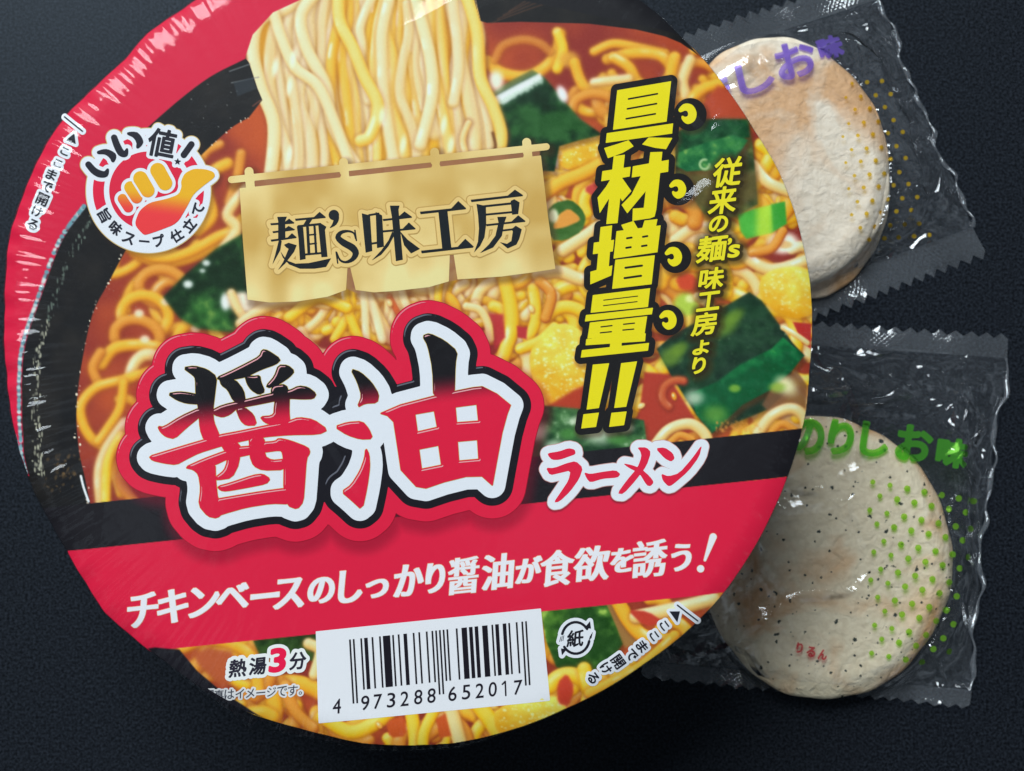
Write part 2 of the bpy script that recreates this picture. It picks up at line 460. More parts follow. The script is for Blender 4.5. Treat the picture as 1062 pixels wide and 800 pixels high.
# egg on the right
def egg(pts, seed):
    p = chaikin(pts, 2); fill(p + (2, 3), (150, 84, 30), 6, .5)
    def c(X, Y):
        n = fbm(X.shape, 16, 4, seed)[..., None]
        y = ((Y - p[:, 1].min()) / (p[:, 1].max() - p[:, 1].min()))[..., None]
        return np.array([250, 222, 96]) * (1 - y) + np.array([222, 160, 30]) * y + (n - .5) * 70
    fill(p, c, 2)
    lo, hi = p.min(0), p.max(0); random.seed(seed)
    for _ in range(int((hi[0] - lo[0]) * (hi[1] - lo[1]) / 26)):
        x, y = random.uniform(lo[0] + 4, hi[0] - 4), lo[1] + 3 + (hi[1] - lo[1] - 6) * random.random() ** 1.4
        if d_poly([p], np.array([[x]]), np.array([[y]]))[0, 0] < -4:
            blob(x, y, random.uniform(.6, 2), random.uniform(.5, 1.3), (255, 244, 190), .5, random.uniform(.3, .9)); 
egg([(790, 286), (806, 278), (832, 276), (846, 284), (846, 326), (822, 332), (796, 318), (786, 302)], 31)
egg([(574, 146), (584, 136), (604, 134), (624, 142), (630, 158), (614, 172), (590, 178), (574, 166)], 32)
noodle([(560, 205), (582, 190), (606, 180), (632, 166)], 15, YEL, .3, soft=2)
fill([(604, 196), (622, 186), (634, 196), (620, 208)], (190, 70, 62), 4, smooth=1)
noodle([(584, 260), (606, 246), (626, 232)], 14, PAL, .9, soft=2)
curl(588, 340, 24, 2.4, 6.9, 14, GOLD, .6, .9, soft=2)
noodle([(558, 285), (580, 282), (604, 290), (620, 284)], 14, PAL, 1.1, soft=2)
noodle([(524, 292), (530, 320), (530, 345), (520, 375)], 15, GOLD, .8, soft=1.6)
noodle([(553, 300), (556, 330), (548, 352)], 12, GOLD, .5, soft=1.6)
noodle([(540, 362), (560, 354), (575, 340)], 12, GOLD, .4)
noodle([(560, 292), (572, 306), (566, 330)], 11, ORA, .4)
fill([(506, 325), (522, 326), (524, 350), (514, 362), (506, 344)], (178, 52, 56), 4)
fill([(536, 338), (547, 340), (546, 352), (537, 350)], (178, 52, 56), 3)
noodle([(484, 318), (498, 322), (506, 336), (508, 352)], 9, PAL, 1.5, soft=1.5)
egg([(548, 366), (566, 342), (584, 334), (606, 344), (622, 372), (618, 420), (600, 428), (572, 422), (552, 396)], 33)
fill([(596, 404), (622, 394), (622, 440), (560, 430), (570, 420)], (170, 60, 40), 5)
# green ring of leek
fill([(567, 219), (576, 210), (592, 207), (603, 216), (608, 226), (604, 240), (586, 250), (571, 249)], (60, 104, 44), 1.5, smooth=1, tex=50, seed=3)
fill([(574, 232), (580, 222), (590, 216), (600, 224), (602, 229), (586, 236), (574, 238)], (214, 150, 64), 2, smooth=1)
blob(574, 224, 5, 7, (214, 224, 190), .4)
blob(557 + 18, 163, 3.4, 12, (215, 230, 235), .4, 1, -.2)

# ---- wakame
def leaf(pts, dark, lite, hot=None, seed=0, smooth=0, amt=1.0, ang=-.5):
    fill(np.asarray(pts, float) + (3, 5), (95, 50, 25), 7, .55)
    def c(X, Y):
        n = fbm(X.shape, 34, 5, seed, (1, 1.6)); m = fbm(X.shape, 9, 3, seed + 5)
        a = ss(n * .75 + m * .25, .38, .66)[..., None] * amt
        q = np.array(dark, float) * (1 - a) + np.array(lite, float) * a
        if hot is not None:
            b = ss(n * .5 + m * .5, .60, .74)[..., None]; q = q * (1 - b) + np.array(hot, float) * b
        return q + (m[..., None] - .5) * 26
    fill(pts, c, 1.6, smooth=smooth)
leaf([(169, 308), (193, 284), (224, 258), (256, 240), (262, 260), (262, 330), (240, 345), (206, 341), (186, 330)], (16, 44, 24), (46, 104, 46), (96, 140, 60), 41)
for q in ((195, 295, 5, 4), (214, 273, 4, 3), (234, 313, 5, 9), (210, 281, 3, 2)): blob(*q, (226, 240, 240), .4)
leaf([(508, 98), (530, 84), (552, 73), (564, 80), (584, 104), (602, 124), (625, 140), (600, 146), (580, 152), (575, 178), (530, 176), (524, 150), (516, 118)], (14, 46, 26), (36, 86, 40), None, 42)
fill([(510, 102), (536, 88), (560, 76), (563, 82), (540, 97), (524, 108), (514, 108)], (222, 236, 240), 1.5, smooth=0)
for i in range(26): x = 512 + i * 2; blob(x, 109 - i * 1.05 + random.uniform(-1, 3), 1.6, random.uniform(1.5, 3.5), (190, 220, 205), .5, .8)
fill([(508, 97), (530, 84), (552, 73), (556, 76), (530, 90), (510, 101)], (96, 112, 66), 1)
blob(583, 98, 5, 9, (236, 236, 240), .4, 1, -.4); blob(514, 84, 8, 10, (240, 232, 214), .5)
leaf([(700, 138), (728, 124), (777, 123), (781, 150), (786, 212), (760, 226), (730, 222), (700, 180)], (40, 62, 34), (86, 96, 48), None, 43)
leaf([(700, 138), (728, 124), (777, 123), (778, 142), (740, 150), (704, 160)], (18, 62, 38), (34, 96, 52), None, 44)
leaf([(704, 158), (726, 150), (760, 140), (776, 145), (764, 164), (742, 176), (712, 178), (700, 172)], (24, 96, 56), (60, 134, 66), (160, 186, 84), 45)
curl(731, 171, 5, 0, 5, 3, ((60, 120, 60), (120, 170, 110), (210, 230, 190)), 0, shadow=0)
fill([(712, 182), (786, 178), (786, 206), (770, 214), (716, 216)], (112, 92, 52), 9, .6)
leaf([(681, 362), (700, 346), (738, 326), (777, 303), (790, 312), (806, 334), (822, 356), (835, 369), (822, 382), (818, 405), (796, 425), (760, 440), (738, 450), (722, 430), (708, 408), (694, 386)], (24, 50, 38), (30, 66, 44), None, 46)
leaf([(716, 408), (744, 396), (768, 378), (800, 362), (812, 350), (834, 369), (822, 384), (800, 404), (770, 420), (738, 450), (722, 430)], (10, 84, 48), (22, 122, 62), (90, 160, 70), 47)
for q in ((752, 338, 14, 9, -.6), (762, 328, 10, 6, -.6), (696, 370, 12, 9, -.6), (705, 362, 9, 6, -.6)): blob(q[0], q[1], q[2], q[3], (108, 148, 48), .6, .7, q[4])
blob(762, 403, 6, 4, (120, 170, 60), .4, .9); blob(720, 413, 9, 7, (190, 214, 190), .8, .8); blob(742, 430, 12, 9, (92, 150, 60), .7, .8)
fill([(800, 404), (826, 384), (838, 400), (836, 428), (806, 436), (790, 420)], (120, 84, 60), 3, .85)
blob(815, 400, 11, 8, (226, 232, 180), .7, .9, .6); blob(806, 402, 8, 5, (140, 176, 70), .6, .9)
specks(688, 320, 830, 440, 60, .4, 1.0, (150, 200, 140), .6)
# below: noodles at the right of the callout
fill([(668, 386), (692, 388), (728, 446), (660, 462), (664, 420)], (166, 58, 44), 4)
curl(704, 410, 17, 2.2, 5.0, 9, ((130, 44, 34), (176, 74, 46), (206, 120, 70)), .2, .9, soft=4)
seed_grain(699, 411, 1.3, (226, 150, 40)); seed_grain(665, 421, -.5)
noodle([(680, 462), (694, 446), (716, 440), (732, 452), (734, 470)], 12, PAL, 1.0, soft=1.6)
noodle([(690, 466), (704, 452), (718, 456)], 8, ORA, .4)
noodle([(786, 450), (800, 432), (820, 424), (834, 432), (838, 452)], 12, PAL, 1.0, soft=1.6)
noodle([(796, 454), (810, 440), (824, 446)], 8, ORA, .3)
specks(742, 436, 790, 448, 50, .7, 1.8, (214, 150, 70), .9)
fill([(822, 334), (842, 336), (842, 362), (832, 356)], (176, 48, 44), 2); noodle([(812, 340), (826, 348), (838, 356)], 6, PAL, 1.2, shadow=0)
fill([(765, 223), (785, 216), (814, 209), (816, 232), (800, 242), (774, 248), (768, 240)], lambda X, Y: np.array([70, 170, 60]) + (ss(np.abs(X - 793), 14, 3)[..., None]) * np.array([90, 40, 0.]) + 0 * Y[..., None], 1.5, tex=24, seed=9)
fill([(800, 212), (815, 209), (816, 232), (802, 240)], (52, 150, 52), 3, .8)
# wakame under the black band
leaf([(545, 428), (556, 420), (600, 424), (668, 436), (672, 470), (545, 484)], (22, 58, 34), (70, 120, 70), (190, 220, 190), 48)
for q in ((556, 448, 10, 8), (622, 452, 14, 8), (575, 462, 9, 5), (650, 444, 7, 4), (600, 436, 8, 4)): blob(*q, (200, 224, 200), .8, .75)
for q in ((590, 450, 9, 5), (640, 456, 10, 5), (610, 440, 6, 4)): blob(*q, (66, 130, 60), .6, .8)
# ---- lower strip
leaf([(262, 664), (335, 655), (335, 690), (318, 684), (270, 682)], (30, 54, 24), (52, 86, 34), None, 49)
noodle([(190, 672), (212, 664), (240, 668), (262, 684), (268, 716)], 13, YEL, .3, soft=3)
fill([(200, 678), (216, 672), (240, 676), (248, 694), (232, 716), (206, 690)], (176, 88, 52), 4)
noodle([(320, 668), (332, 676), (326, 700)], 12, PAL, .8, soft=2)
noodle([(296, 712), (306, 738), (324, 756)], 13, ORA, .3, soft=2)
noodle([(336, 744), (362, 760), (386, 752), (404, 738)], 16, GOLD, .3)
noodle([(426, 736), (430, 760), (430, 778)], 14, GOLD, .6); noodle([(450, 738), (440, 760), (438, 778)], 12, GOLD, .4)
noodle([(466, 730), (472, 752), (478, 776)], 15, PAL, 1.2); noodle([(494, 728), (510, 750), (520, 768)], 17, GOLD, .4)
fill([(400, 748), (420, 742), (422, 764), (404, 766)], (190, 84, 38), 3, smooth=1); fill([(452, 746), (462, 740), (468, 764), (456, 766)], (190, 84, 38), 3)
seed_grain(393, 752, .9, (246, 170, 70))
egg([(512, 740), (524, 730), (556, 722), (580, 722), (590, 738), (570, 752), (530, 764), (514, 758)], 34)
leaf([(560, 632), (596, 628), (628, 624), (640, 650), (646, 668), (630, 690), (600, 700), (577, 692), (566, 664)], (34, 74, 30), (74, 124, 44), (150, 190, 80), 50)
fill([(628, 624), (644, 624), (668, 666), (648, 672), (640, 652)], (150, 112, 62), 2)
noodle([(640, 622), (652, 644), (668, 660), (692, 664)], 15, YEL, .6); noodle([(660, 640), (690, 634), (716, 628), (740, 622)], 15, PAL, .9)
fill([(650, 632), (672, 634), (690, 646), (668, 650)], (186, 62, 48), 3, smooth=1); fill([(684, 664), (700, 660), (690, 680), (676, 684)], (190, 70, 46), 2)
curl(590, 722, 22, 3.6, 6.6, 17, GOLD, .4); fill([(578, 708), (588, 698), (596, 714), (590, 734), (578, 730)], (186, 62, 44), 3, smooth=1)
noodle([(606, 694), (612, 716), (626, 730)], 15, GOLD, .4)
noodle([(612, 720), (640, 706), (668, 690), (700, 660)], 12, YEL, .5)

# ---- lifted noodles
blk = [(256, 58), (262, 36), (283, 13), (311, 0), (330, -20), (360, -92), (498, -92), (490, -6), (503, 41), (505, 81), (518, 115), (526, 136), (523, 156), (520, 172), (276, 190), (282, 146), (281, 125), (267, 92)]
fill(np.array(blk) + (3, 4), (90, 40, 30), 7, .55)
fill(blk, lambda X, Y: np.array([222, 168, 44.]) + 0 * X[..., None] - (fbm(X.shape, 26, 3, 77, (3, .6))[..., None] - .5) * np.array([60, 90, 60.]), 1.5)
random.seed(5)
PAL2 = ((206, 170, 96), (226, 206, 150), (246, 242, 222)); MIX = ((212, 156, 44), (232, 194, 84), (250, 238, 190)); DEEP = ((208, 142, 28), (228, 176, 40), (246, 214, 96))
xs = np.linspace(0, 1, 22)
for rnd, order in ((0, random.sample(range(22), 22)), (1, random.sample(range(22), 22))):
    for i in order:
        t = xs[i] + random.uniform(-.03, .03); xt = 312 + t * 176 + random.uniform(-5, 5); xm = 282 + t * 215; xb = 292 + t * 220
        y1 = 192 if random.random() < .8 else random.uniform(100, 160)
        y0 = -95 if rnd == 0 else random.uniform(-95, 20)
        pts = [(xt + (xm - xt) * ss(y, -60, 70) + (xb - xm) * ss(y, 70, 180) + random.uniform(-6.5, 6.5), y) for y in np.linspace(y0, y1, 7)]
        pal = PAL2 if (t < .22 or random.random() < .5) else (MIX if random.random() < .6 else DEEP)
        noodle(pts, random.uniform(9, 14), pal, random.uniform(.4, 1.1), soft=random.uniform(1.2, 4), shadow=.22, alpha=random.uniform(.7, 1))
noodle([(320, -20), (300, 6), (270, 20), (262, 50), (270, 90), (284, 130), (280, 186)], 14, PAL2, .5)
noodle([(330, -10), (312, 16), (318, 50), (338, 90), (345, 130), (368, 170)], 13, PAL2, .7)
noodle([(352, -20), (352, 20), (366, 50), (378, 80), (392, 110), (384, 140), (374, 146)], 13, MIX, .8)
noodle([(284, 14), (292, 40), (306, 70), (330, 90), (348, 130), (362, 168)], 12, PAL2, .6)
noodle([(478, -20), (494, 30), (498, 80), (512, 112), (520, 140), (516, 168)], 13, MIX, .5)
noodle([(424, -40), (434, 10), (446, 60), (448, 100), (436, 150)], 13, PAL2, .9)
for q in ((285, 70), (300, 90), (304, 60), (418, 150), (468, 150), (460, 130), (396, 120), (300, 160)): blob(q[0], q[1], 3, 9, (252, 246, 226), .7, .8, .15)
noodle([(486, 128), (480, 146), (486, 168)], 7, PAL, 1, shadow=.4); noodle([(511, 138), (514, 152), (510, 158)], 3, ((80, 40, 20), (90, 50, 24), (120, 70, 30)), 0, shadow=0)
# noodles just beneath the banner
random.seed(9)
for i in range(16):
    x = random.uniform(352, 462); noodle([(x, 292), (x + random.uniform(-6, 14), 318), (x + random.uniform(-10, 34), 352)], random.uniform(8, 12), random.choice([PAL, GOLD, PAL2]), .9)
blob(252, 314, 14, 11, (240, 232, 212), .3); noodle([(240, 304), (250, 326), (266, 334)], 9, PAL, 1)
noodle([(250, 336), (278, 318), (310, 312), (340, 316)], 12, PAL, .7); noodle([(300, 330), (330, 310), (360, 320)], 12, GOLD, .5)
noodle([(404, 308), (416, 330), (430, 348)], 6, ((150, 50, 40), (190, 80, 40), (220, 130, 60)), .4); seed_grain(404, 314, 1.2); seed_grain(551, 320, 1.2)
# overall print softness and grain
def blur(a):
    b = a.copy(); b[1:-1] = (a[:-2] + 2 * a[1:-1] + a[2:]) / 4; c = b.copy(); c[:, 1:-1] = (b[:, :-2] + 2 * b[:, 1:-1] + b[:, 2:]) / 4; return c
IMG[:] = blur(IMG)
B_ = IMG
for _ in range(9): B_ = blur(B_)
mk = np.maximum(ss(300 - GX, 0, 60) * ss(GY, 120, 160) * .75, ss(GX, 490, 520) * ss(165 - GY, 0, 50) * .7)
mk = np.maximum(mk, ss(fbm((PH, PW), 70, 2, 99), .42, .62) * .4)[..., None]
IMG[:] = IMG * (1 - mk) + B_ * mk
IMG[:] = IMG + (RNG.rand(PH, PW, 1) - .5) * 7

# ---- bowl wall of the printed photo (dark), rim, red field
BR_IN = [(258, 122), (237, 135), (200, 170), (160, 215), (132, 257), (112, 294), (95, 328), (83, 386), (79, 430), (82, 468), (88, 495), (95, 530)]
BR_OUT = [(34, 530), (29, 494), (24, 470), (22, 413), (25, 362), (41, 311), (64, 250), (90, 213), (120, 168), (156, 130), (210, 85), (254, 61)]
BLKCOL = np.array([26, 27, 30.])
def darkwall(X, Y):
    n = fbm(X.shape, 30, 4, 60)[..., None]
    return np.array([24, 25, 27.]) + (n - .45) * np.array([26, 22, 16.])
wall = list(spline(BR_IN, 4)) + [(34, 545), (-10, 500), (-10, 60), (120, -40), (254, 30), (290, 80)]
wall_save = IMG.copy()
fill(wall, darkwall, 1.5)
# lifted noodles stay in front of the wall
def keep(pts, soft=1.2):
    p = np.asarray(pts, float); w = win(p, 3); a = ss(-d_poly([p], GX[w], GY[w]), -soft * .5, soft * .5)[..., None]; IMG[w] = IMG[w] * (1 - a) + wall_save[w] * a
top = [(490, -95), (492, 20), (505, 24), (540, 23), (610, 25), (659, 31), (690, 38), (706, 44), (790, 100), (900, 60), (900, -95)]
fill(top, darkwall, 1.5)
keep(blk)
for _ in range(60):                    # beads of broth along the inner edge
    t = random.random(); q = spline(BR_IN, 10); x, y = q[int(t * (len(q) - 1))]
    blob(x + random.uniform(-3, 2), y, random.uniform(.4, 1.3), random.uniform(.4, 1.5), (235, 225, 205), .5, random.uniform(.3, 1))
specks(155, 80, 250, 160, 26, .3, 1.0, (150, 160, 160), .7); specks(95, 230, 150, 330, 18, .3, .9, (150, 150, 140), .5)
noodle([(84, 494), (87, 506), (92, 520)], 2.4, ((150, 180, 200), (220, 235, 240), (255, 255, 255)), 0, shadow=0)
for i in range(60): blob(random.gauss(64, 7), random.gauss(490, 12), random.uniform(.5, 2), random.uniform(.5, 3), (128, 100, 60), .6, random.uniform(.1, .5), .5)
for a, b in (((238, 74), (266, 64)), ((240, 86), (268, 80))):
    noodle([a, b], 1.2, ((120, 130, 136),) * 3, 0, shadow=0, alpha=.7)
fill([(242, 86), (262, 80), (266, 92), (246, 100)], (44, 52, 60), 2, .8); noodle([(270, 104), (262, 110)], 1.2, ((120, 70, 60),) * 3, 0, shadow=0, alpha=.8)
for k in range(4): noodle([(510 + 6 * k, 24 - 4 * k), (560, 6 - 4 * k), (600, -4 - 4 * k)], 1.4, ((92, 62, 48),) * 3, 0, shadow=0, alpha=.5)
# red crescent
red_edge = list(spline([(29, 494), (24, 470), (22, 413), (25, 362), (41, 311), (64, 250), (90, 213), (120, 168), (156, 130), (210, 85), (254, 61), (330, 24), (400, 4), (500, -18), (640, -50)], 6))
fill(red_edge + [(640, -130), (-60, -130), (-60, 494)], (200, 30, 66), 1.2)
keep([(254, 60)] + blk[1:9] + [(492, -6), (498, 30), (280, 90)])
fill([(500, -8), (700, 34), (760, 60), (900, 0), (700, -95), (520, -95)], (24, 25, 30), 1.0)
# teal glaze rim
q = spline(BR_OUT[:8], 14)
for i in range(len(q) - 1):
    (ax, ay), (bx, by) = q[i], q[i + 1]
    if ay > 492: continue
    n = np.array([by - ay, ax - bx]); n = n / np.hypot(*n)
    for k in range(3):
        t = random.random(); x, y = ax + (bx - ax) * t, ay + (by - ay) * t
        blob(x - n[0] * 1.0 * -3.2, y + 0.5, 2.1, 1.9, (96, 150, 166) if random.random() < .7 else (200, 222, 224), .5, .75)
        if random.random() < .75: d = random.gauss(15, 2.6); blob(x + abs(n[0]) * d + .5, y + abs(n[1]) * d * .6, random.uniform(.5, 1.3), random.uniform(.8, 3), (190, 196, 176) if ay > 330 else (100, 120, 112), .5, random.uniform(.15, .8))
    if i % 3 == 0: noodle([(ax - 1, ay), (bx - 1, by)], 1.2, ((40, 20, 24),) * 3, 0, shadow=0, alpha=.8)
# ---- bands
def yline(x, x0, y0, s): return y0 + (x - x0) * s
def band(y0, y1, s0, s1, col):
    fill([(-60, yline(-60, 0, y0, s0)), (900, yline(900, 0, y0, s0)), (900, yline(900, 0, y1, s1)), (-60, yline(-60, 0, y1, s1))], col, 1.0)
band(532, 579, -.105, -.103, (26, 26, 32))
band(579, 691, -.103, -.101, (206, 30, 66))
# dark lower-left of the bottom strip
fill([(100, 684), (160, 672), (186, 674), (204, 696), (226, 715), (266, 742), (290, 756), (300, 790), (60, 790)], (28, 28, 36), 2.5)
# drop shadow of the title on the red band is part of the print
def title_shadow(fd, off, dx, dy, soft, alpha, col=(120, 14, 40), clip=None):
    X = GX - dx; Y = GY - dy
    m = (X > fd.x0) & (X < fd.x0 + fd.nx * fd.h) & (Y > fd.y0) & (Y < fd.y0 + fd.ny * fd.h)
    js = np.flatnonzero(m.any(1)); is_ = np.flatnonzero(m.any(0))
    w = (slice(js[0], js[-1] + 1), slice(is_[0], is_[-1] + 1))
    d = fd.sample(X[w], Y[w]) - off
    a = alpha * ss(-d, -soft, soft * .3) * m[w]
    if clip is not None: a = a * clip(GX[w], GY[w])
    lay(w, col, a)
# ================================================================ lettering shapes
RED, BLACK, WHITE, YELLOW = (208, 30, 66), (22, 22, 28), (212, 224, 238), (224, 212, 26)

# --- big brush title
a = Shape()
for p in ([(215,142),(275,133),(345,152),(397,192),(388,270),(375,375),(380,440),(410,510),(420,560),(330,540),(308,480),(300,370),(285,290),(283,200),(270,182)],
          [(130,285),(190,275),(240,280),(300,292),(300,340),(230,335),(180,318)],
          [(75,465),(105,470),(200,410),(310,360),(316,400),(230,470),(165,530),(120,520),(90,495)],
          [(398,197),(470,165),(560,120),(635,80),(650,43),(680,48),(750,95),(725,120),(640,150),(560,190),(470,207),(430,212)],
          [(415,200),(500,208),(545,265),(556,330),(530,345),(490,320),(460,260),(425,235)],
          [(555,185),(600,190),(635,185),(640,220),(662,272),(630,287),(590,262),(568,230)],
          [(740,128),(790,130),(825,160),(800,190),(745,228),(690,250),(672,242),(718,190)],
          [(700,262),(715,240),(780,235),(797,290),(795,380),(800,450),(715,450),(715,380),(722,320),(703,300)],
          [(640,412),(700,408),(725,380),(745,445),(700,455),(660,438)],
          [(370,378),(430,348),(560,318),(700,283),(800,268),(850,243),(900,250),(945,285),(930,310),(870,312),(800,308),(720,322),(600,346),(510,362),(470,397),(430,412),(388,400)],
          [(505,365),(550,360),(600,400),(617,455),(560,457),(530,430)]): a.poly(p, 1)
b = Shape()
for p in ([(28,152),(100,130),(230,90),(350,55),(410,35),(520,15),(660,-15),(790,-40),(850,-62),(930,-50),(1008,5),(960,28),(800,30),(660,42),(560,60),(430,90),(300,130),(230,165),(175,195),(110,187),(45,172)],
          [(225,212),(300,180),(388,190),(390,280),(402,390),(440,450),(400,490),(350,480),(300,420),(312,330),(300,250),(270,222)],
          [(225,212),(330,165),(430,128),(470,116),(465,160),(385,198),(290,222)],
          [(420,80),(525,70),(520,190),(480,268),(400,280),(392,268),(440,230),(458,180),(450,130)],
          [(500,103),(595,95),(600,135),(505,155)],
          [(578,40),(658,40),(660,150),(700,175),(775,168),(775,222),(650,226),(602,202),(582,150)],
          [(650,75),(720,70),(740,53),(800,65),(900,103),(910,130),(890,162),(880,300),(872,400),(840,440),(790,422),(768,340),(770,200),(762,130),(748,115),(650,128)],
          [(403,318),(470,300),(600,256),(650,250),(690,275),(670,300),(560,322),(450,341),(420,337)],
          [(385,390),(500,370),(650,345),(780,328),(850,330),(800,412),(700,408),(560,430),(430,467),(390,485)]): b.poly(p, 1)
c = Shape()
for p in ([(130,283),(180,300),(240,355),(280,420),(272,465),(205,468),(165,490),(190,430),(165,350)],): c.poly(p, 1)
d = Shape()
for p in ([(40,68),(110,45),(190,40),(225,80),(246,132),(180,134),(110,112)],
          [(210,188),(226,220),(230,290),(215,400),(188,524),(130,470),(78,426),(130,390),(180,310),(205,240)],
          [(524,-431),(560,-444),(640,-406),(712,-346),(700,-281),(695,-100),(585,-85),(580,-250),(553,-380)]): d.poly(p, 1)
d.poly([(295,-6),(400,-51),(590,-101),(700,-126),(800,-146),(850,-151),(930,-111),(1004,-50),(985,0),(958,100),(930,250),(905,387),(850,338),(760,340),(640,370),(540,404),(488,395),(405,305),(385,170),(365,40),(330,5)])
for p in ([(478,-3),(588,-22),(605,72),(492,98)], [(700,-42),(822,-58),(832,38),(708,47)], [(500,190),(612,168),(628,280),(515,303)], [(712,147),(826,137),(833,248),(720,258)]): d.poly(p, sub=True)
TITLE = Shape().add(a.map(150, 355, 5.31)).add(b.map(150, 445, 5.31)).add(c.map(340, 330, 5.31)).add(d.map(340, 430, 5.31))
F_T = Fld(TITLE, 44, 1.0); F_G = Fld(TITLE, 3, .5)
_X, _Y = F_T.xy(); GAPF = d_poly([np.array([(332,392),(352,402),(372,420),(372,520),(346,522),(330,500)])], _X, _Y)
def outl(off): f = object.__new__(Fld); f.__dict__.update(F_T.__dict__); f.F = np.minimum(F_T.F - off, GAPF + (1 if off < 30 else -12)) if off > 15 else F_T.F - off; return f
title_shadow(F_T, 36, 2, 7, 12, .5)

def title_col(x, y):
    g = ss(y + .105 * (x - 250), 408, 442)[:, None]
    return np.array([20, 20, 25]) * (1 - g) + np.array([206, 28, 64]) * g
P = Print('title_lettering')
def edge_line(P, fd, off, w, lev, col, dx=-1, dy=-1.2, strength=.55):
    """bright bevel line printed just inside an outline, on the sides that face the upper left"""
    X, Y = fd.xy(); L = math.hypot(dx, dy)
    e = 1.2; gx = (fd.sample(X + e, Y) - fd.sample(X - e, Y)) / (2 * e); gy = (fd.sample(X, Y + e) - fd.sample(X, Y - e)) / (2 * e)
    face = (gx * dx + gy * dy) / L
    ww = w * ss(face, strength - .25, strength + .25) / 2
    G = np.abs(fd.F - off) - ww
    G = np.where(ww < w * .12, 1.0, G)
    P.layer(G, fd.x0, fd.y0, fd.h, col, lev)
P.fld(outl(35.6), 0, (152, 18, 44), 1)
P.fld(outl(34.9), 0, RED, 2)
P.fld(outl(21.8), 0, (22, 22, 30), 3)
P.fld(F_T, 13.8, WHITE, 5)
P.fld(F_G, 1.2, (196, 176, 90), 6)
P.fld(F_G, .75, title_col, 7)
edge_line(P, F_T, 33.4, 1.4, 4, (232, 120, 140), strength=.8)
edge_line(P, F_T, 20.2, 1.6, 4, (92, 98, 112), strength=.7)
edge_line(P, F_G, -1.1, 1.2, 8, (222, 160, 170), strength=.7)

# --- callout: heavy gothic column
c1 = Shape().poly([(332,160),(703,97),(672,375),(303,432)]).poly([(260,455),(717,387),(710,457),(253,522)]).poly([(242,557),(330,530),(410,503),(445,545),(370,590),(268,627)]).poly([(548,484),(712,487),(668,565),(590,555),(503,532)])
for p in ([(410,220),(608,184)], [(402,288),(602,252)], [(394,356),(594,322)]): c1.stroke(p, 6, sub=True)
CALL = c1.map(590, 70, 6.6375)
c2 = Shape()
for p in ([(308,15),(385,5),(335,475),(257,482)], [(230,118),(425,88),(418,155),(222,188)], [(300,150),(345,160),(305,260),(212,408),(197,300),(255,225)], [(370,170),(430,255),(368,325),(340,280),(350,190)],
          [(440,85),(687,40),(683,122),(432,162)], [(560,-12),(643,-15),(602,380),(590,430),(560,442),(437,460),(440,375),(515,370),(540,150)], [(500,140),(565,110),(525,260),(402,408),(362,350),(430,280)]): c2.poly(p)
CALL.add(c2.map(590, 160, 6.6375))
c3 = Shape()
for p in ([(218,-95),(298,-107),(272,215),(188,235)], [(172,12),(312,-8),(303,72),(165,92)], [(148,212),(300,168),(292,238),(147,300)],
          [(328,-67),(632,-107),(610,78),(307,122)], [(360,-110),(445,-137),(475,-85),(380,-70)], [(520,-140),(610,-150),(600,-98),(505,-88)], [(320,130),(592,98),(570,298),(298,330)],
          [(165,373),(560,325),(545,455),(150,495)], [(118,510),(580,460),(572,505),(110,555)], [(145,562),(540,518),(520,650),(128,672)]): c3.poly(p)
for p, r in (([(400,-18),(432,-23)], 7), ([(510,-28),(540,-33)], 7), ([(395,48),(426,43)], 7), ([(503,36),(535,31)], 7), ([(390,185),(503,170)], 7.5), ([(384,256),(497,240)], 7.5),
             ([(240,408),(473,380)], 3.6), ([(238,446),(470,418)], 3.6), ([(222,592),(297,583)], 4.6), ([(377,574),(452,566)], 4.6), ([(217,633),(293,625)], 4.6), ([(372,614),(447,607)], 4.6)): c3.stroke(p, r, sub=True)
CALL.add(c3.map(590, 250, 6.6375))
c4 = Shape()
for p in ([(120,12),(530,-28),(525,27),(115,55)], [(90,88),(553,38),(545,92),(82,140)], [(285,40),(365,30),(362,70),(280,80)], [(165,188),(278,178),(207,487),(122,498)], [(100,530),(207,518),(187,617),(85,628)], [(360,178),(470,165),(395,478),(312,487)], [(293,520),(398,510),(380,605),(277,617)]): c4.poly(p)
CALL.add(c4.map(590, 350, 6.6375))
F_C = Fld(CALL, 10, .4)
DOTS = Shape(); RINGS = Shape()
for x, y, r in ((715.8, 119, 17), (703.3, 196.6, 16.6), (700.7, 266.9, 16.4), (693.2, 332.1, 16)): RINGS.circle(x, y, r)
for (x, y), k in (((713.3, 118.6), 1), ((703.2, 196.6), .93), ((698.8, 266.6), .95), ((693.2, 332.2), .95)):
    pts = [(x - 7.6 * k, y - 4 * k), (x - 3 * k, y - 7 * k), (x + 2 * k, y - 6 * k), (x + 4.6 * k, y - 1 * k), (x + 3.6 * k, y + 4 * k), (x, y + 6.4 * k), (x - 4 * k, y + 5 * k), (x - 5.5 * k, y + 3 * k)]
    DOTS.stroke(pts, np.array([2.2, 3.6, 4.2, 4.4, 4.4, 4.0, 2.2, 1.2]) * k, n=4)
P2 = Print('callout_lettering')
al = CALL.bbox(); F_R = Fld(Shape().add(CALL).add(RINGS), 10, .5)
G = F_C.like(RINGS); F_back = Fld(CALL, 10, .5); ringf = F_back.like(RINGS)
big = Shape().add(CALL); Fb = Fld(Shape().add(CALL).add(RINGS), 10, .5)
X, Y = Fb.xy(); cf = F_back.sample(X, Y); inside = (X > F_back.x0) & (X < F_back.x0 + (F_back.nx - 2) * .5) & (Y > F_back.y0) & (Y < F_back.y0 + (F_back.ny - 2) * .5)
Fb.F = np.minimum(np.where(inside, cf, 1e3) - 6.6, Fb.like(RINGS).F)
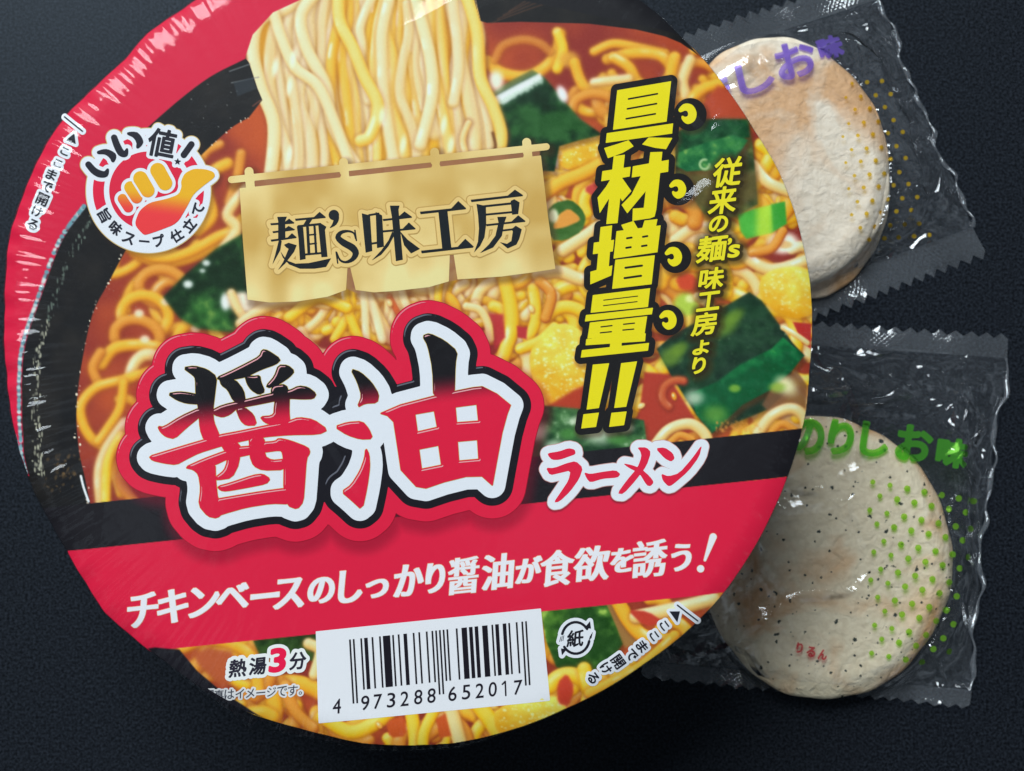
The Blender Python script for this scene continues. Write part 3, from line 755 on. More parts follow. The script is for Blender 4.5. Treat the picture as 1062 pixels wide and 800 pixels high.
title_shadow(Fb, 0, 1.5, 2.5, 5, .45, (60, 30, 20))
P2.layer(Fb.F, Fb.x0, Fb.y0, Fb.h, (24, 24, 26), 1)
P2.fld(F_C, 0, YELLOW, 2, True); FD = Fld(DOTS, 2, .35); P2.fld(FD, 0, YELLOW, 2)

# --- side caption column
CAP = Shape()
for ch, x, y, w, h in (('従', 754.5, 178.5, 30, 31), ('来', 749.7, 207.8, 29, 29), ('の', 745.2, 232.5, 20, 17.5), ('麺', 738.3, 258, 31, 28), ('’', 756.8, 250.5, 4.5, 7), ('s', 761.2, 260.5, 12.5, 14),
                       ('味', 738, 288.9, 26, 23), ('工', 735, 312.5, 24, 20), ('房', 730.6, 336, 26, 24), ('よ', 727.2, 360.4, 17, 15.5), ('り', 725, 379, 14, 18)):
    put(CAP, ch, x, y, w, h, 7, 8, .72)
F_P = Fld(CAP, 8, .35)
title_shadow(F_P, 4, 2, 2, 6, .6, (50, 40, 15))
title_shadow(F_P, 1.6, 1.6, 1.4, 1.5, .8, (40, 34, 14))
P3 = Print('side_caption'); P3.fld(F_P, 0, (228, 214, 40), 2)

# --- banner (noren) and its lettering
BAN = Shape()
BAN.poly([(248.5,195.5),(561,161.5),(568,222),(576,279),(550,283),(520,287),(474.5,290),(470.5,264),(466.5,264),(465.5,292),(445,298),(410,302),(388,303.5),(369,301),(363.5,278),(360.5,278),(359,301),(340,308),(308,313),(280,314),(257,311),(252,250)])
BAN.stroke([(240,186.5),(566.5,152.5)], 3.6)
for x, y in ((259, 186), (357, 176.5), (451.5, 166), (547, 156)): BAN.stroke([(x - .8, y - 8), (x + 1, y + 12)], 4.6)
for p in ([(266.5,190.5),(352,181.8)], [(363.5,180.8),(446.5,171.6)], [(457.5,170.2),(541.5,161.2)]): BAN.stroke(p, 1.7, sub=True)
F_B = Fld(BAN, 6, .7)
title_shadow(F_B, 1, 3, 4, 7, .5, (70, 40, 20))
fill([(262,184),(560,152),(560,172),(262,204)], (150, 104, 74), 1, .9); fill([(356,270),(374,268),(374,306),(360,300)], (150, 112, 84), 1, .8); fill([(462,256),(478,254),(478,290),(466,292)], (150, 112, 84), 1, .8)
MIN = Shape()
def HS(s, x0, y0, x1, y1, t, px, py):
    s.poly([(x0, y0 - t / 2), (px - (px - x0) * .0 - (x1 - px) * .9, y1 - t / 2 + (y0 - y1) * ((x1 - px) * 1.9) / (x1 - x0)), (px, py), (x1, y1), (x1 - 4, y1 + t * .45), (x0 + 5, y0 + t / 2)])
m = Shape()
HS(m, 135, 351, 302, 340, 14, 265, 312); HS(m, 150, 406, 306, 386, 13, 262, 362); HS(m, 138, 464, 318, 440, 14, 285, 412)
for p in ([(183,300),(250,298),(238,330),(240,455),(190,460),(190,330)], [(195,460),(215,465),(205,530),(150,630),(170,560),(185,500)], [(230,492),(262,478),(318,495),(300,540),(240,620),(188,668),(225,610),(262,520),(245,510)],
          [(205,535),(250,600),(310,622),(400,618),(555,585),(520,645),(440,657),(340,657),(265,627),(222,580)], [(385,318),(425,316),(402,352),(362,356)], [(318,365),(362,372),(380,590),(340,598),(330,450)],
          [(466,362),(478,340),(522,368),(512,390),(530,575),(488,578)]): m.poly(p)
HS(m, 305, 320, 518, 301, 15, 475, 265)
m.stroke([(330,365),(475,350)], 8).stroke([(366,560),(500,548)], 7).stroke([(392,372),(402,555)], 10).stroke([(440,366),(452,552)], 8).stroke([(398,425),(448,420)], 5.5).stroke([(402,488),(452,482)], 5.5)
m.circle(573, 287, 36).poly([(600,270),(610,300),(606,328),(588,358),(540,382),(562,350),(572,318)], 1)
m.stroke([(722,450),(710,412),(670,398),(622,408),(602,442),(640,478),(700,512),(724,550),(702,592),(655,612),(615,596),(594,545)], [4,6,8,13,19,23,25,22,15,8,7,4], n=3).stroke([(718,393),(728,462)], 5).stroke([(589,542),(600,618)], 5)
for p in ([(765,275),(822,290),(838,535),(792,547)], [(860,265),(905,290),(918,505),(870,515),(862,300)], [(958,222),(1025,222),(1018,250),(1048,595),(1000,605),(972,300)], [(975,400),(992,420),(950,500),(900,560),(832,602),(900,530),(950,460)], [(1030,400),(1079,455),(1166,520),(1104,552),(1056,495)]): m.poly(p)
m.stroke([(815,288),(880,277)], 7).stroke([(832,484),(872,478)], 7)
HS(m, 908, 322, 1112, 300, 14, 1059, 262); HS(m, 908, 400, 1136, 380, 14, 1089, 338)
MIN.add(m.map(260, 180, 6.6375)); m = Shape()
HS(m, 235, 273, 554, 240, 18, 500, 190); HS(m, 243, 542, 606, 503, 19, 548, 450)
for p in ([(362,258),(425,256),(453,520),(390,525)], [(860,190),(885,178),(922,200),(912,280),(870,285)], [(625,210),(690,225),(692,350),(680,440),(650,500),(608,545),(635,470),(642,380),(636,290)],
          [(768,300),(832,298),(815,345),(778,345)], [(775,345),(815,345),(800,430),(740,510),(648,550),(710,490),(755,430)], [(865,385),(895,360),(937,385),(920,450),(900,490),(840,517),(785,473),(835,485),(865,465),(875,400)]): m.poly(p)
HS(m, 585, 190, 946, 150, 17, 890, 112); HS(m, 690, 357, 963, 328, 14, 912, 288)
m.stroke([(670,228),(875,206)], 7.5).stroke([(680,285),(880,266)], 7).stroke([(808,393),(890,383)], 6.5)
MIN.add(m.map(400, 180, 6.6375))
F_M = Fld(MIN, 8, .35)
bann = fbm((260, 420), 60, 3, 71); bann2 = fbm((260, 420), 30, 2, 72, (3, 1))
def gold(x, y):
    i = np.clip((x - 200).astype(int), 0, 419); j = np.clip((y - 120).astype(int), 0, 259)
    u = y + .1 * (x - 400)
    g = ss(bann[j, i] * .7 + bann2[j, i] * .3, .3, .68)
    g = g * .8 + .2 * ss(np.cos((x - 405) / 31.0), -1, 1); g = np.clip(g + .30 * ss(u, 272, 300) - .22 * np.exp(-((u - 236) / 22.) ** 2), 0, 1)[:, None]
    return np.array([190, 158, 84]) * (1 - g) + np.array([226, 212, 152]) * g
P4 = Print('banner_print'); P4.fld(F_B, 0, gold, 1)
X, Y = F_M.xy(); hb = F_M.F - 3.8
P4.layer(F_M.F - 5.0, F_M.x0, F_M.y0, F_M.h, (178, 148, 84), 2); P4.fld(F_M, 3.9, (214, 190, 124), 3)
P5 = Print('banner_lettering'); P5.fld(F_M, 0, (18, 26, 32), 4)

# --- product word beside the title
r = Shape()
for p in ([(95,160),(160,150),(210,132),(245,140),(250,165),(210,180),(160,197),(120,197),(100,177)], [(85,240),(130,242),(200,215),(250,203),(290,240),(270,300),(220,370),(160,427),(128,432),(170,370),(210,310),(222,255),(160,270),(108,282)],
          [(295,265),(330,275),(400,262),(470,253),(497,275),(480,295),(400,300),(330,322),(310,300)], [(588,128),(640,128),(665,155),(640,230),(580,310),(512,385),(478,382),(530,310),(590,240),(612,180),(606,150)],
          [(510,216),(560,225),(610,245),(660,290),(680,320),(662,342),(640,337),(600,270),(540,240)], [(688,133),(740,128),(785,160),(795,190),(775,207),(740,190)], [(720,272),(760,288),(820,270),(890,190),(947,110),(930,180),(870,260),(780,337),(758,342),(728,310)]): r.poly(p, 1)
RAM = r.map(550, 440, 5.31); F_W = Fld(RAM, 10, .4)
title_shadow(F_W, 8, 0, 1.5, 2, .4, (60, 20, 30))
P6 = Print('product_word'); P6.fld(F_W, 8.2, (190, 150, 150), 1); P6.fld(F_W, 7.5, WHITE, 2); P6.fld(F_W, 0, RED, 3)

# --- slogan on the red band
SL = Shape()
for ch, x, y, w, h, b in (('チ',148.2,632.8,30,36,1.5),('キ',179.5,628.7,30,35,1.5),('ン',211.8,624.3,29,31,1.5),('ベ',241.2,618.6,32,26,1.4),('ー',274.7,618.2,28,5.5,1.6),('ス',299.9,615.7,30,31,1.5),('の',333,612.5,26,27,1.5),('し',363.6,608.4,23,34,1.6),
                          ('っ',390.9,610.7,22,19,1.5),('か',424,602,29,33,1.5),('り',451.5,599.5,18,31,1.5),('醤',480.5,597.2,30,38,.5),('油',516.3,593,31,37,1.0),('が',548.3,591,25,27,1.2),('食',577.7,589.0,33,37,.9),('欲',613.5,584.5,35,36,.9),('を',645,581,22,25,1.2),('誘',673.7,579.4,34,38,.7),('う',706.5,578,19,28,1.4)):
    put(SL, ch, x, y, w, h, 6, 4, b * .30, 1.15)
SL.stroke([(739.5,557),(731,581)], [3.6, 1.2]).circle(726.5, 590, 3.6)
F_S = Fld(SL, 4, .35); P7 = Print('slogan_lettering'); P7.fld(F_S, .6, (226, 150, 130), 1); P7.fld(F_S, 0, (226, 226, 238), 2)

# --- badge
hand = Shape()
hand.stroke([(556,445),(606,532)], [52, 50]).stroke([(437,500),(486,582)], [50, 48]).stroke([(368,562),(410,632)], [43, 40]).stroke([(314,640),(352,700)], [34, 34])
palm = Shape().poly([(720,560),(700,610),(620,640),(500,665),(430,720),(400,796),(405,831),(450,881),(470,890),(560,860),(690,810),(760,690),(800,610),(870,550),(952,490),(942,455),(880,435),(800,433),(740,465),(715,520)], 2)
FING = [Shape().stroke([(556,445),(606,532)], [52, 50]).map(80,110,6.6375), Shape().stroke([(437,500),(486,582)], [50, 48]).map(80,110,6.6375), Shape().stroke([(368,562),(410,632)], [43, 40]).map(80,110,6.6375), Shape().stroke([(314,640),(352,700)], [34, 34]).map(80,110,6.6375)]
PALM = palm.map(80, 110, 6.6375)
word = Shape()
word.stroke([(80,405),(115,445),(155,468),(195,470),(212,440)], [22,24,25,21,9], n=4).stroke([(150,322),(200,318),(245,345),(248,378)], [12,20,26,12], n=4)
word.stroke([(257,220),(277,275),(303,322),(332,332),(345,300)], [22,24,25,20,8], n=4).stroke([(355,192),(405,205),(432,248),(418,285)], [10,24,25,10], n=4)
WORD = word.map(80, 110, 6.6375)
put(WORD, '値', 80 + 583 / 6.6375, 110 + 257 / 6.6375, 29, 30, -11, 11, .75, 0)
WORD.stroke([(80 + 787 / 6.6375, 110 + 265 / 6.6375), (80 + 735 / 6.6375, 110 + 338 / 6.6375)], 3.3)
st = []
for k in range(10):
    an = -math.pi / 2 + k * math.pi / 5 + .1; rr = 4.0 if k % 2 == 0 else 1.7
    st.append((184.3 + rr * math.cos(an), 167.9 + rr * math.sin(an)))
WORD.poly(st)
LOW = Shape()
BC = (154.0, 198.0)
for ch, x, y, w, h in (('旨',108.6,223.9,12.5,13.5),('味',119.9,236.7,13,13),('ス',133.5,247.2,12.5,11.5),('ー',149.6,250.4,11,1.9),('プ',164.8,249.6,12,12.5),('仕',183.2,244.4,13.5,13),('立',196,233.7,13,13),('て',205.5,217.5,12,11.5)):
    an = math.degrees(math.atan2(y - BC[1], x - BC[0])); rot = 90 - an
    put(LOW, ch, x, y, w, h, rot, -rot, .45)
disc = Shape().circle(*BC, 64.5)
ALLB = Shape().add(disc).add(WORD).add(PALM)
base = Fld(ALLB, 6, .4)
X, Y = base.xy()
fw, fl, fp = base.like(WORD, 8).F, base.like(LOW, 8).F, base.like(PALM, 8).F
ff = [base.like(q, 8).F for q in FING]
f1, f2 = ff[0], np.maximum(ff[1], -(ff[0] - 2.3)); f3 = np.maximum(ff[2], -(ff[1] - 2.0)); f4 = np.maximum(ff[3], -(ff[2] - 2.0))
fing = np.minimum.reduce([f1, f2, f3, f4]); handf = np.minimum(fing, fp); hraw = np.minimum.reduce(ff + [fp])
rd = np.hypot(X - BC[0], Y - BC[1])
stick = np.minimum.reduce([rd - 64.5, fw - 5.0, fp - 4.2])
bs = Fld(ALLB, 6, .4); bs.F = stick; title_shadow(bs, 0, 2, 3, 5, .35, (60, 30, 20))
ring = np.maximum.reduce([np.abs(rd - 51.8) - 5.7, -(fw - 4.0), -(fl - 3.2), -(hraw - 4.0), (Y - 226 + 0 * X)])
dsc = np.maximum.reduce([rd - 40.6, -(hraw - 3.4), -(fw - 3.2)])
dsc = np.where((rd > 38.5) & (fl < 4), 1.0, dsc)
def handcol(x, y):
    g = ss(y - .12 * (x - 180), 200, 226)[:, None]
    return np.array([224, 170, 34]) * (1 - g) + np.array([218, 58, 64]) * g
P8 = Print('thumbs_up_badge')
P8.layer(stick - .9, base.x0, base.y0, base.h, (196, 176, 120), 1)
P8.layer(stick, base.x0, base.y0, base.h, WHITE, 2)
P8.layer(ring, base.x0, base.y0, base.h, RED, 3); P8.layer(dsc, base.x0, base.y0, base.h, (204, 34, 66), 3)
P8.layer(handf, base.x0, base.y0, base.h, handcol, 4)
P8.layer(fw, base.x0, base.y0, base.h, (30, 32, 44), 4); F_L = Fld(LOW, 2, .25); P8.fld(F_L, 0, (34, 38, 52), 5)

# --- tear-here marks
def mark(name, line, tri, chars, size, rot, lean, outl=2.9):
    L1 = Shape().stroke(line, .75); T = Shape().poly(tri); Cc = Shape()
    for ch, x, y in chars:
        k = .86 if ch in 'こけるまで' else 1.0
        put(Cc, ch, x, y, size * (k if ch != 'こ' else .72), size * (k if ch != 'こ' else .62), rot, lean, .36)
    A = Shape().add(L1).add(T).add(Cc); f = Fld(A, 5, .28); title = Print(name)
    title.fld(f, outl, WHITE, 2, False); title.fld(f, 0, (30, 32, 42), 4, False)
    return title
P9 = mark('tear_here_mark', [(65.6,120.6),(86,136.6)], [(77.5,138.5),(68.5,146),(79,150)], [('こ',67.5,157.5),('こ',60.3,169.8),('ま',53.5,181.5),('で',49,194),('開',44,207),('け',38.5,219.5),('る',34,233)], 12.6, -24, 24)
P10 = mark('tear_here_mark', [(702.4,627.6),(724,644.6)], [(694,634),(705,634),(702.4,645.6)], [('こ',688.8,648.8),('こ',678.3,659.6),('ま',665.9,670.6),('で',655,679.3),('開',641,686.3),('け',628.4,693.2),('る',615,703)], 13.0, -54, 54)

# --- cooking time and note
CK = Shape()
for ch, x, y, w, h in (('熱',246.7,693,18.5,19),('湯',267.3,690.9,18,18.5),('分',308.8,685.6,17.5,18.5)): put(CK, ch, x, y, w, h, 6, 5, .55)
TH = put(Shape(), '3', 288, 684.8, 18, 26, 6, 5, 1.5)
NT = Shape()
for i, ch in enumerate('写真はイメージです。'):
    x = 215.5 + i * 11.0; y = 722.0 - i * .72
    dims = {'ー': (9.5, 1.4), '。': (3.4, 3.4), 'イ': (9, 10), 'ジ': (9.5, 9.5), 'メ': (9, 9.5)}.get(ch, (10.4, 10.4))
    put(NT, ch, x - (3 if ch == '。' else 0), y + (3.4 if ch == '。' else 0), dims[0], dims[1], 5, 4, .12)
fk = Fld(Shape().add(CK).add(TH), 6, .35); fn = Fld(NT, 4, .28)
P11 = Print('cooking_time_lettering'); P11.fld(fk, 3.6, (230, 232, 236), 2); P11.fld(Fld(CK, 2, .3), 0, (36, 36, 52), 3); P11.fld(Fld(TH, 2, .3), 0, (226, 24, 74), 3)
X, Y = fn.xy(); ed = Rout(X, Y) - np.hypot(X - LC[0], Y - LC[1])
P12 = Print('serving_note_lettering'); P12.layer(np.maximum(fn.F - 1.9, 3 - ed), fn.x0, fn.y0, fn.h, (206, 214, 222), 2, False); P12.layer(np.maximum(fn.F, 3 - ed), fn.x0, fn.y0, fn.h, (62, 68, 82), 3, False)

# --- recycling mark
mp = lambda u, v: (560 + u / 5.9, 620 + v / 5.9)
o1 = Shape(); cx, cy = 218, 245
def arc(s, a0, a1, r, w, n=12):
    s.stroke([(cx + r * .92 * math.cos(math.radians(t)), cy + r * 1.05 * math.sin(math.radians(t))) for t in np.linspace(a0, a1, n)], w)
arc(o1, 195, 325, 92, 8); arc(o1, 12, 145, 92, 8)
o1.poly([(270,185),(312,188),(306,142)]).poly([(128,310),(166,312),(134,352)])
o2 = Shape().add(o1).circle(218, 245, 88)
for k in range(3):
    o1.stroke([(120 + 10 * k, 268 - k * 3), (128 + 9 * k, 238 - 4 * k)], 2); o1.stroke([(302 + 7 * k - 3, 262 - 8 * k), (310 + 6 * k - 2, 232 - 10 * k)], 2)
RC = o1.map(560, 620, 5.9); put(RC, '紙', 560 + 216 / 5.9, 620 + 248 / 5.9, 17.5, 18, 5, 5, .45)
f = Fld(Shape().add(RC).add(o2.map(560, 620, 5.9)), 5, .3)
P13 = Print('recycling_mark'); P13.layer(f.F - 3.2, f.x0, f.y0, f.h, WHITE, 2); P13.fld(Fld(RC, 2, .3), 0, (26, 28, 38), 3)

# --- barcode panel
P14 = Print('barcode_panel')
pf = Fld(Shape().poly([(327.3,655.2),(561,631),(570.5,727),(330.3,750.6)]), 2, .8)
P14.fld(pf, 0, (214, 224, 236), 1)
Lc = ['0001101','0011001','0010011','0111101','0100011','0110001','0101111','0111011','0110111','0001011']
par = {'4': 'LGLLGG'}['4']; code = '4973288652017'
bits = '101'; guard = [0, 1, 2]
for p_, dgt in zip(par, code[1:7]):
    l = Lc[int(dgt)]; bits += l if p_ == 'L' else ''.join('1' if q == '0' else '0' for q in l)[::-1]
guard += list(range(len(bits), len(bits) + 5)); bits += '01010'
for dgt in code[7:]: bits += ''.join('1' if q == '0' else '0' for q in Lc[int(dgt)])
guard += list(range(len(bits), len(bits) + 3)); bits += '101'
tl, tr = np.array([361.8, 663.6]), np.array([546.4, 644.2]); dn = np.array([3.1, 53.0]); mod = (tr - tl) / len(bits)
bv = []; bf = []; i = 0
while i < len(bits):
    if bits[i] == '1':
        j = i
        while j < len(bits) and bits[j] == '1' and ((j in guard) == (i in guard)): j += 1
        k = 1.25 if i in guard else 1.0
        q0, q1 = tl + mod * (i + .04), tl + mod * (j - .04)
        n0 = len(bv); bv += [q0, q0 + dn * k, q1 + dn * k, q1]; bf.append((n0, n0 + 1, n0 + 2, n0 + 3)); i = j
    else: i += 1
bv = np.array(bv); Xb, Yb = lid_xy(bv[:, 0], bv[:, 1])
P14.V.append(np.column_stack([Xb, Yb, lid_z(bv[:, 0], bv[:, 1]) + LAYER * 3])); P14.C.append(np.tile(albedo((22, 20, 30)), (len(bv), 1))); P14.F += [tuple(i + P14.n for i in q) for q in bf]; P14.n += len(bv)
DG = Shape()
for ch, u, v in zip(code, (120, 240, 293, 350, 407, 465, 521, 610, 668, 725, 780, 834, 887), (378, 364, 358, 352, 346, 339, 333, 325, 318, 312, 306, 302, 298)):
    if ch == '1': q0, q1 = 320 + u / 4.085, 640 + v / 4.085; DG.stroke([(q0 - 3.2, q1 - 4.2), (q0 - .2, q1 - 7.2), (q0 + .4, q1 + 7.4)], .8)
    else: put(DG, ch, 320 + u / 4.085, 640 + v / 4.085, 8.6, 15.2, 6, 2, .12)
P14.fld(Fld(DG, 2, .28), 0, (30, 28, 40), 3)

# ================================================================ noodle bowl
bowl = thing('noodle_bowl', 'large shrink-wrapped instant noodle bowl with a red printed noodle soup lid', 'noodle bowl')
bcx, bcy = lid_xy(*LC)
bowl.location = (float(bcx), float(bcy), 0)
bpy.context.view_layer.update()
def under(o, parent):            # parent while keeping world place
    o.parent = parent; o.matrix_parent_inverse = parent.matrix_world.inverted(); return o

# lid: the dense printed sheet
h_ = 1.0 / K
R_ = Rout(GX, GY); DD = np.hypot(GX - LC[0], GY - LC[1]) - R_
keepF = DD * 1.0
inside = keepF < 0
full = inside[:-1, :-1] & inside[:-1, 1:] & inside[1:, 1:] & inside[1:, :-1]
vi = -np.ones(inside.shape, np.int64)
used = np.zeros(inside.shape, bool)
js, is_ = np.nonzero(full)
for dj in (0, 1):
    for di in (0, 1): used[js + dj, is_ + di] = True
vi[used] = np.arange(used.sum())
vx, vy = GX[used], GY[used]
X, Y = lid_xy(vx, vy); V = np.column_stack([X, Y, lid_z(vx, vy)]).astype(np.float32)
C = np.ones((len(V), 4), np.float32); C[:, :3] = albedo(np.clip(IMG[used], 0, 255))
q = np.column_stack([vi[js, is_], vi[js + 1, is_], vi[js + 1, is_ + 1], vi[js, is_ + 1]]).astype(np.int32)
# a rim ring that carries the sheet to its true outline and folds it down over the bowl
NT_ = 1080
th = np.linspace(-math.pi, math.pi, NT_, endpoint=False); Ro = np.interp(th, RA, RR)
rings = []; rc = []
def imgat(x, y):
    i = np.clip(((x - PX0) * K).astype(int), 0, PW - 1); j = np.clip(((y - PY0) * K).astype(int), 0, PH - 1); return IMG[j, i]
for off, dz in ((-1.6, -.00004), (0, 0), (.5, -.0006), (.2, -.003), (-3, -.006)):
    rr = Ro + off; x = LC[0] + rr * np.cos(th); y = LC[1] + rr * np.sin(th); X, Y = lid_xy(x, y)
    z = lid_z(LC[0] + (Ro + min(off, 0)) * np.cos(th), LC[1] + (Ro + min(off, 0)) * np.sin(th)) + dz
    rings.append(np.column_stack([X, Y, z])); rc.append(imgat(LC[0] + (Ro - 3) * np.cos(th), LC[1] + (Ro - 3) * np.sin(th)))
n0 = len(V); V = np.vstack([V] + rings).astype(np.float32); c2 = np.ones((len(V) - n0, 4), np.float32); c2[:, :3] = albedo(np.vstack(rc)); C = np.vstack([C, c2])
k = np.arange(NT_); k2 = (k + 1) % NT_
for r_ in range(len(rings) - 1):
    a_ = n0 + r_ * NT_; b_ = a_ + NT_; q = np.vstack([q, np.column_stack([a_ + k, a_ + k2, b_ + k2, b_ + k])])
me = bpy.data.meshes.new('lid'); me.vertices.add(len(V)); me.vertices.foreach_set('co', V.ravel())
me.loops.add(q.size); me.loops.foreach_set('vertex_index', q.astype(np.int32).ravel()); me.polygons.add(len(q))
me.polygons.foreach_set('loop_start', np.arange(0, q.size, 4, dtype=np.int32)); me.polygons.foreach_set('loop_total', np.full(len(q), 4, np.int32))
me.update(calc_edges=True); me.polygons.foreach_set('use_smooth', np.ones(len(q), bool))
at_ = me.color_attributes.new('Col', 'FLOAT_COLOR', 'POINT'); at_.data.foreach_set('color', C.ravel())
me.materials.append(INK); lid = bpy.data.objects.new('lid', me); COL.objects.link(lid); under(lid, bowl)
bpy.context.view_layer.update()
for p_, m_ in ((P, INKGLOSS), (P2, None), (P3, None), (P4, None), (P5, None), (P6, None), (P7, None), (P8, None), (P9, None), (P10, None), (P11, None), (P12, None), (P13, None), (P14, None)):
    o = p_.build(None, m_); under(o, lid)

# tapered paper bowl
prof = [(.000, .004), (.050, .004), (.0505, .0005), (.0535, .0005), (.055, .006), (.064, .030), (.0735, .056), (.0782, .0685), (.0800, .0700), (.0812, .0715), (.0805, .0728), (.0785, .0722)]
bv = []; bf = []; n = 128
for r_, z in prof:
    for i in range(n): a_ = 2 * math.pi * i / n; bv.append((bcx + r_ * math.cos(a_), bcy + r_ * math.sin(a_), z))
for j in range(len(prof) - 1):
    for i in range(n): bf.append((j * n + i, j * n + (i + 1) % n, (j + 1) * n + (i + 1) % n, (j + 1) * n + i))
PAPER = principled('bowl_paper', (.30, .012, .03), .45, .4, bump=(300, .1, .0003))
under(mesh_obj('bowl_body', bv, bf, PAPER), bowl)

# ---------------------------------------------------------------- clear film
def film_mat(name, haze, rough, gloss, bump_scale, bump_str, bump_dist, tint=(1, 1, 1), crease=None):
    m, nt, N, L = new_mat(name)
    o = N.new('ShaderNodeOutputMaterial'); tr = N.new('ShaderNodeBsdfTransparent'); tr.inputs[0].default_value = (*tint, 1)
    gl = N.new('ShaderNodeBsdfGlossy'); gl.inputs['Roughness'].default_value = rough; gl.inputs[0].default_value = (1, 1, 1, 1)
    df = N.new('ShaderNodeBsdfDiffuse'); df.inputs[0].default_value = (.75, .8, .85, 1)
    lw = N.new('ShaderNodeLayerWeight'); lw.inputs['Blend'].default_value = .5
    pw = N.new('ShaderNodeMath'); pw.operation = 'POWER'; pw.inputs[1].default_value = 4.5; pa = N.new('ShaderNodeMath'); pa.operation = 'ADD'; pa.inputs[1].default_value = .045
    L.new(lw.outputs['Facing'], pw.inputs[0]); L.new(pw.outputs[0], pa.inputs[0])
    tc = N.new('ShaderNodeTexCoord')
    n1 = N.new('ShaderNodeTexNoise'); n1.inputs['Scale'].default_value = bump_scale; n1.inputs['Detail'].default_value = 5; n1.inputs['Distortion'].default_value = 1.2
    bp = N.new('ShaderNodeBump'); bp.inputs['Strength'].default_value = bump_str; bp.inputs['Distance'].default_value = bump_dist
    L.new(tc.outputs['Object'], n1.inputs['Vector']); L.new(n1.outputs[0], bp.inputs['Height'])
    if crease:
        sc, wid, dist = crease
        dn = N.new('ShaderNodeTexNoise'); dn.inputs['Scale'].default_value = sc * .8; L.new(tc.outputs['Object'], dn.inputs['Vector'])
        vm = N.new('ShaderNodeVectorMath'); vm.operation = 'MULTIPLY_ADD'; vm.inputs[1].default_value = (.6 / sc,) * 3; L.new(dn.outputs['Color'], vm.inputs[0]); L.new(tc.outputs['Object'], vm.inputs[2])
        vo = N.new('ShaderNodeTexVoronoi'); vo.feature = 'DISTANCE_TO_EDGE'; vo.inputs['Scale'].default_value = sc; L.new(vm.outputs[0], vo.inputs['Vector'])
        mr = N.new('ShaderNodeMapRange'); mr.inputs[1].default_value = 0; mr.inputs[2].default_value = wid; mr.inputs[3].default_value = 1; mr.inputs[4].default_value = 0; L.new(vo.outputs['Distance'], mr.inputs[0])
        mk_ = N.new('ShaderNodeTexNoise'); mk_.inputs['Scale'].default_value = sc * .7; L.new(tc.outputs['Object'], mk_.inputs['Vector'])
        mm = N.new('ShaderNodeMapRange'); mm.inputs[1].default_value = .48; mm.inputs[2].default_value = .62; L.new(mk_.outputs[0], mm.inputs[0])
        mu2 = N.new('ShaderNodeMath'); mu2.operation = 'MULTIPLY'; L.new(mr.outputs[0], mu2.inputs[0]); L.new(mm.outputs[0], mu2.inputs[1])
        b2 = N.new('ShaderNodeBump'); b2.inputs['Strength'].default_value = 1; b2.inputs['Distance'].default_value = dist; L.new(mu2.outputs[0], b2.inputs['Height']); L.new(bp.outputs[0], b2.inputs['Normal']); bp = b2
    for s in (gl, lw, df): L.new(bp.outputs[0], s.inputs['Normal'])
    mu = N.new('ShaderNodeMath'); mu.operation = 'MULTIPLY'; mu.inputs[1].default_value = gloss; mu.use_clamp = True; L.new(pa.outputs[0], mu.inputs[0])
    mx = N.new('ShaderNodeMixShader'); mx2 = N.new('ShaderNodeMixShader'); mx.inputs[0].default_value = haze
    L.new(tr.outputs[0], mx.inputs[1]); L.new(df.outputs[0], mx.inputs[2])
    L.new(mu.outputs[0], mx2.inputs[0]); L.new(mx.outputs[0], mx2.inputs[1]); L.new(gl.outputs[0], mx2.inputs[2]); L.new(mx2.outputs[0], o.inputs[0])
    return m
SHRINK = film_mat('shrink_film', .0, .07, .5, 120, .22, .0004, (1, 1, 1), (15, .03, .00055))
FILMM = film_mat('pouch_film', .014, .07, 1.9, 90, .4, .0014, (.995, .995, 1), (52, .07, .0011))
SEALM = film_mat('sealed_film', .07, .12, 1.8, 300, .15, .0006, (.95, .96, .98))

NT_ = 2400; th = np.linspace(-math.pi, math.pi, NT_, endpoint=False); Ro = np.interp(th, RA, RR)
fr = np.interp(th, FA, FR)
levels = [(0.0, 0), (.5, 0), (.8, 0), (.88, 0), (.92, 0), (.94, 0), (.955, 0), (.965, 0), (.975, 0), (.985, 0), (.993, 0), (1.0, 0), (1.0, -.0008), (1.0, -.004), (.985, -.010), (.93, -.030)]
fv = [(float(bcx), float(bcy), float(lid_z(*LC)) + .0004)]; ff_ = []
fz = fbm((len(levels), NT_), 5, 3, 90)
for li, (t, dz) in enumerate(levels[1:]):
    wr = np.sin(th * 83 + 3 * np.sin(th * 9)) * .5 + np.sin(th * 151 + 1.7 + 2 * np.sin(th * 13)) * .3 + np.sin(th * 37) * .3 + np.sin(th * 277 + 3 * np.sin(th * 21)) * .22
    left = .25 + np.exp(-((np.abs(th) - math.pi) / .8) ** 2) + .5 * np.exp(-((th - 1.9) / .6) ** 2)
    rad = Ro * t if t < .985 else Ro * t + (fr - Ro) * ss(t, .975, 1.0) + .35
    if dz < 0: rad = fr * t + .5 + (wr * .6 if t < 1 else 0)
    x = LC[0] + rad * np.cos(th); y = LC[1] + rad * np.sin(th); xi = LC[0] + np.minimum(rad, Ro) * np.cos(th); yi = LC[1] + np.minimum(rad, Ro) * np.sin(th)
    z = lid_z(xi, yi) + .0006 + dz - .0012 * ss(rad - Ro, 1, 14) + wr * left * .00030 * ss(t, .87, .97)
    X, Y = lid_xy(x, y); fv += list(zip(X, Y, z))
nl = len(levels) - 1
for i in range(NT_): ff_.append((0, 1 + i, 1 + (i + 1) % NT_))
for j in range(nl - 1):
    a_ = 1 + j * NT_
    for i in range(NT_): ff_.append((a_ + i, a_ + NT_ + i, a_ + NT_ + (i + 1) % NT_, a_ + (i + 1) % NT_))
under(mesh_obj('shrink_film', fv, ff_, SHRINK), bowl)

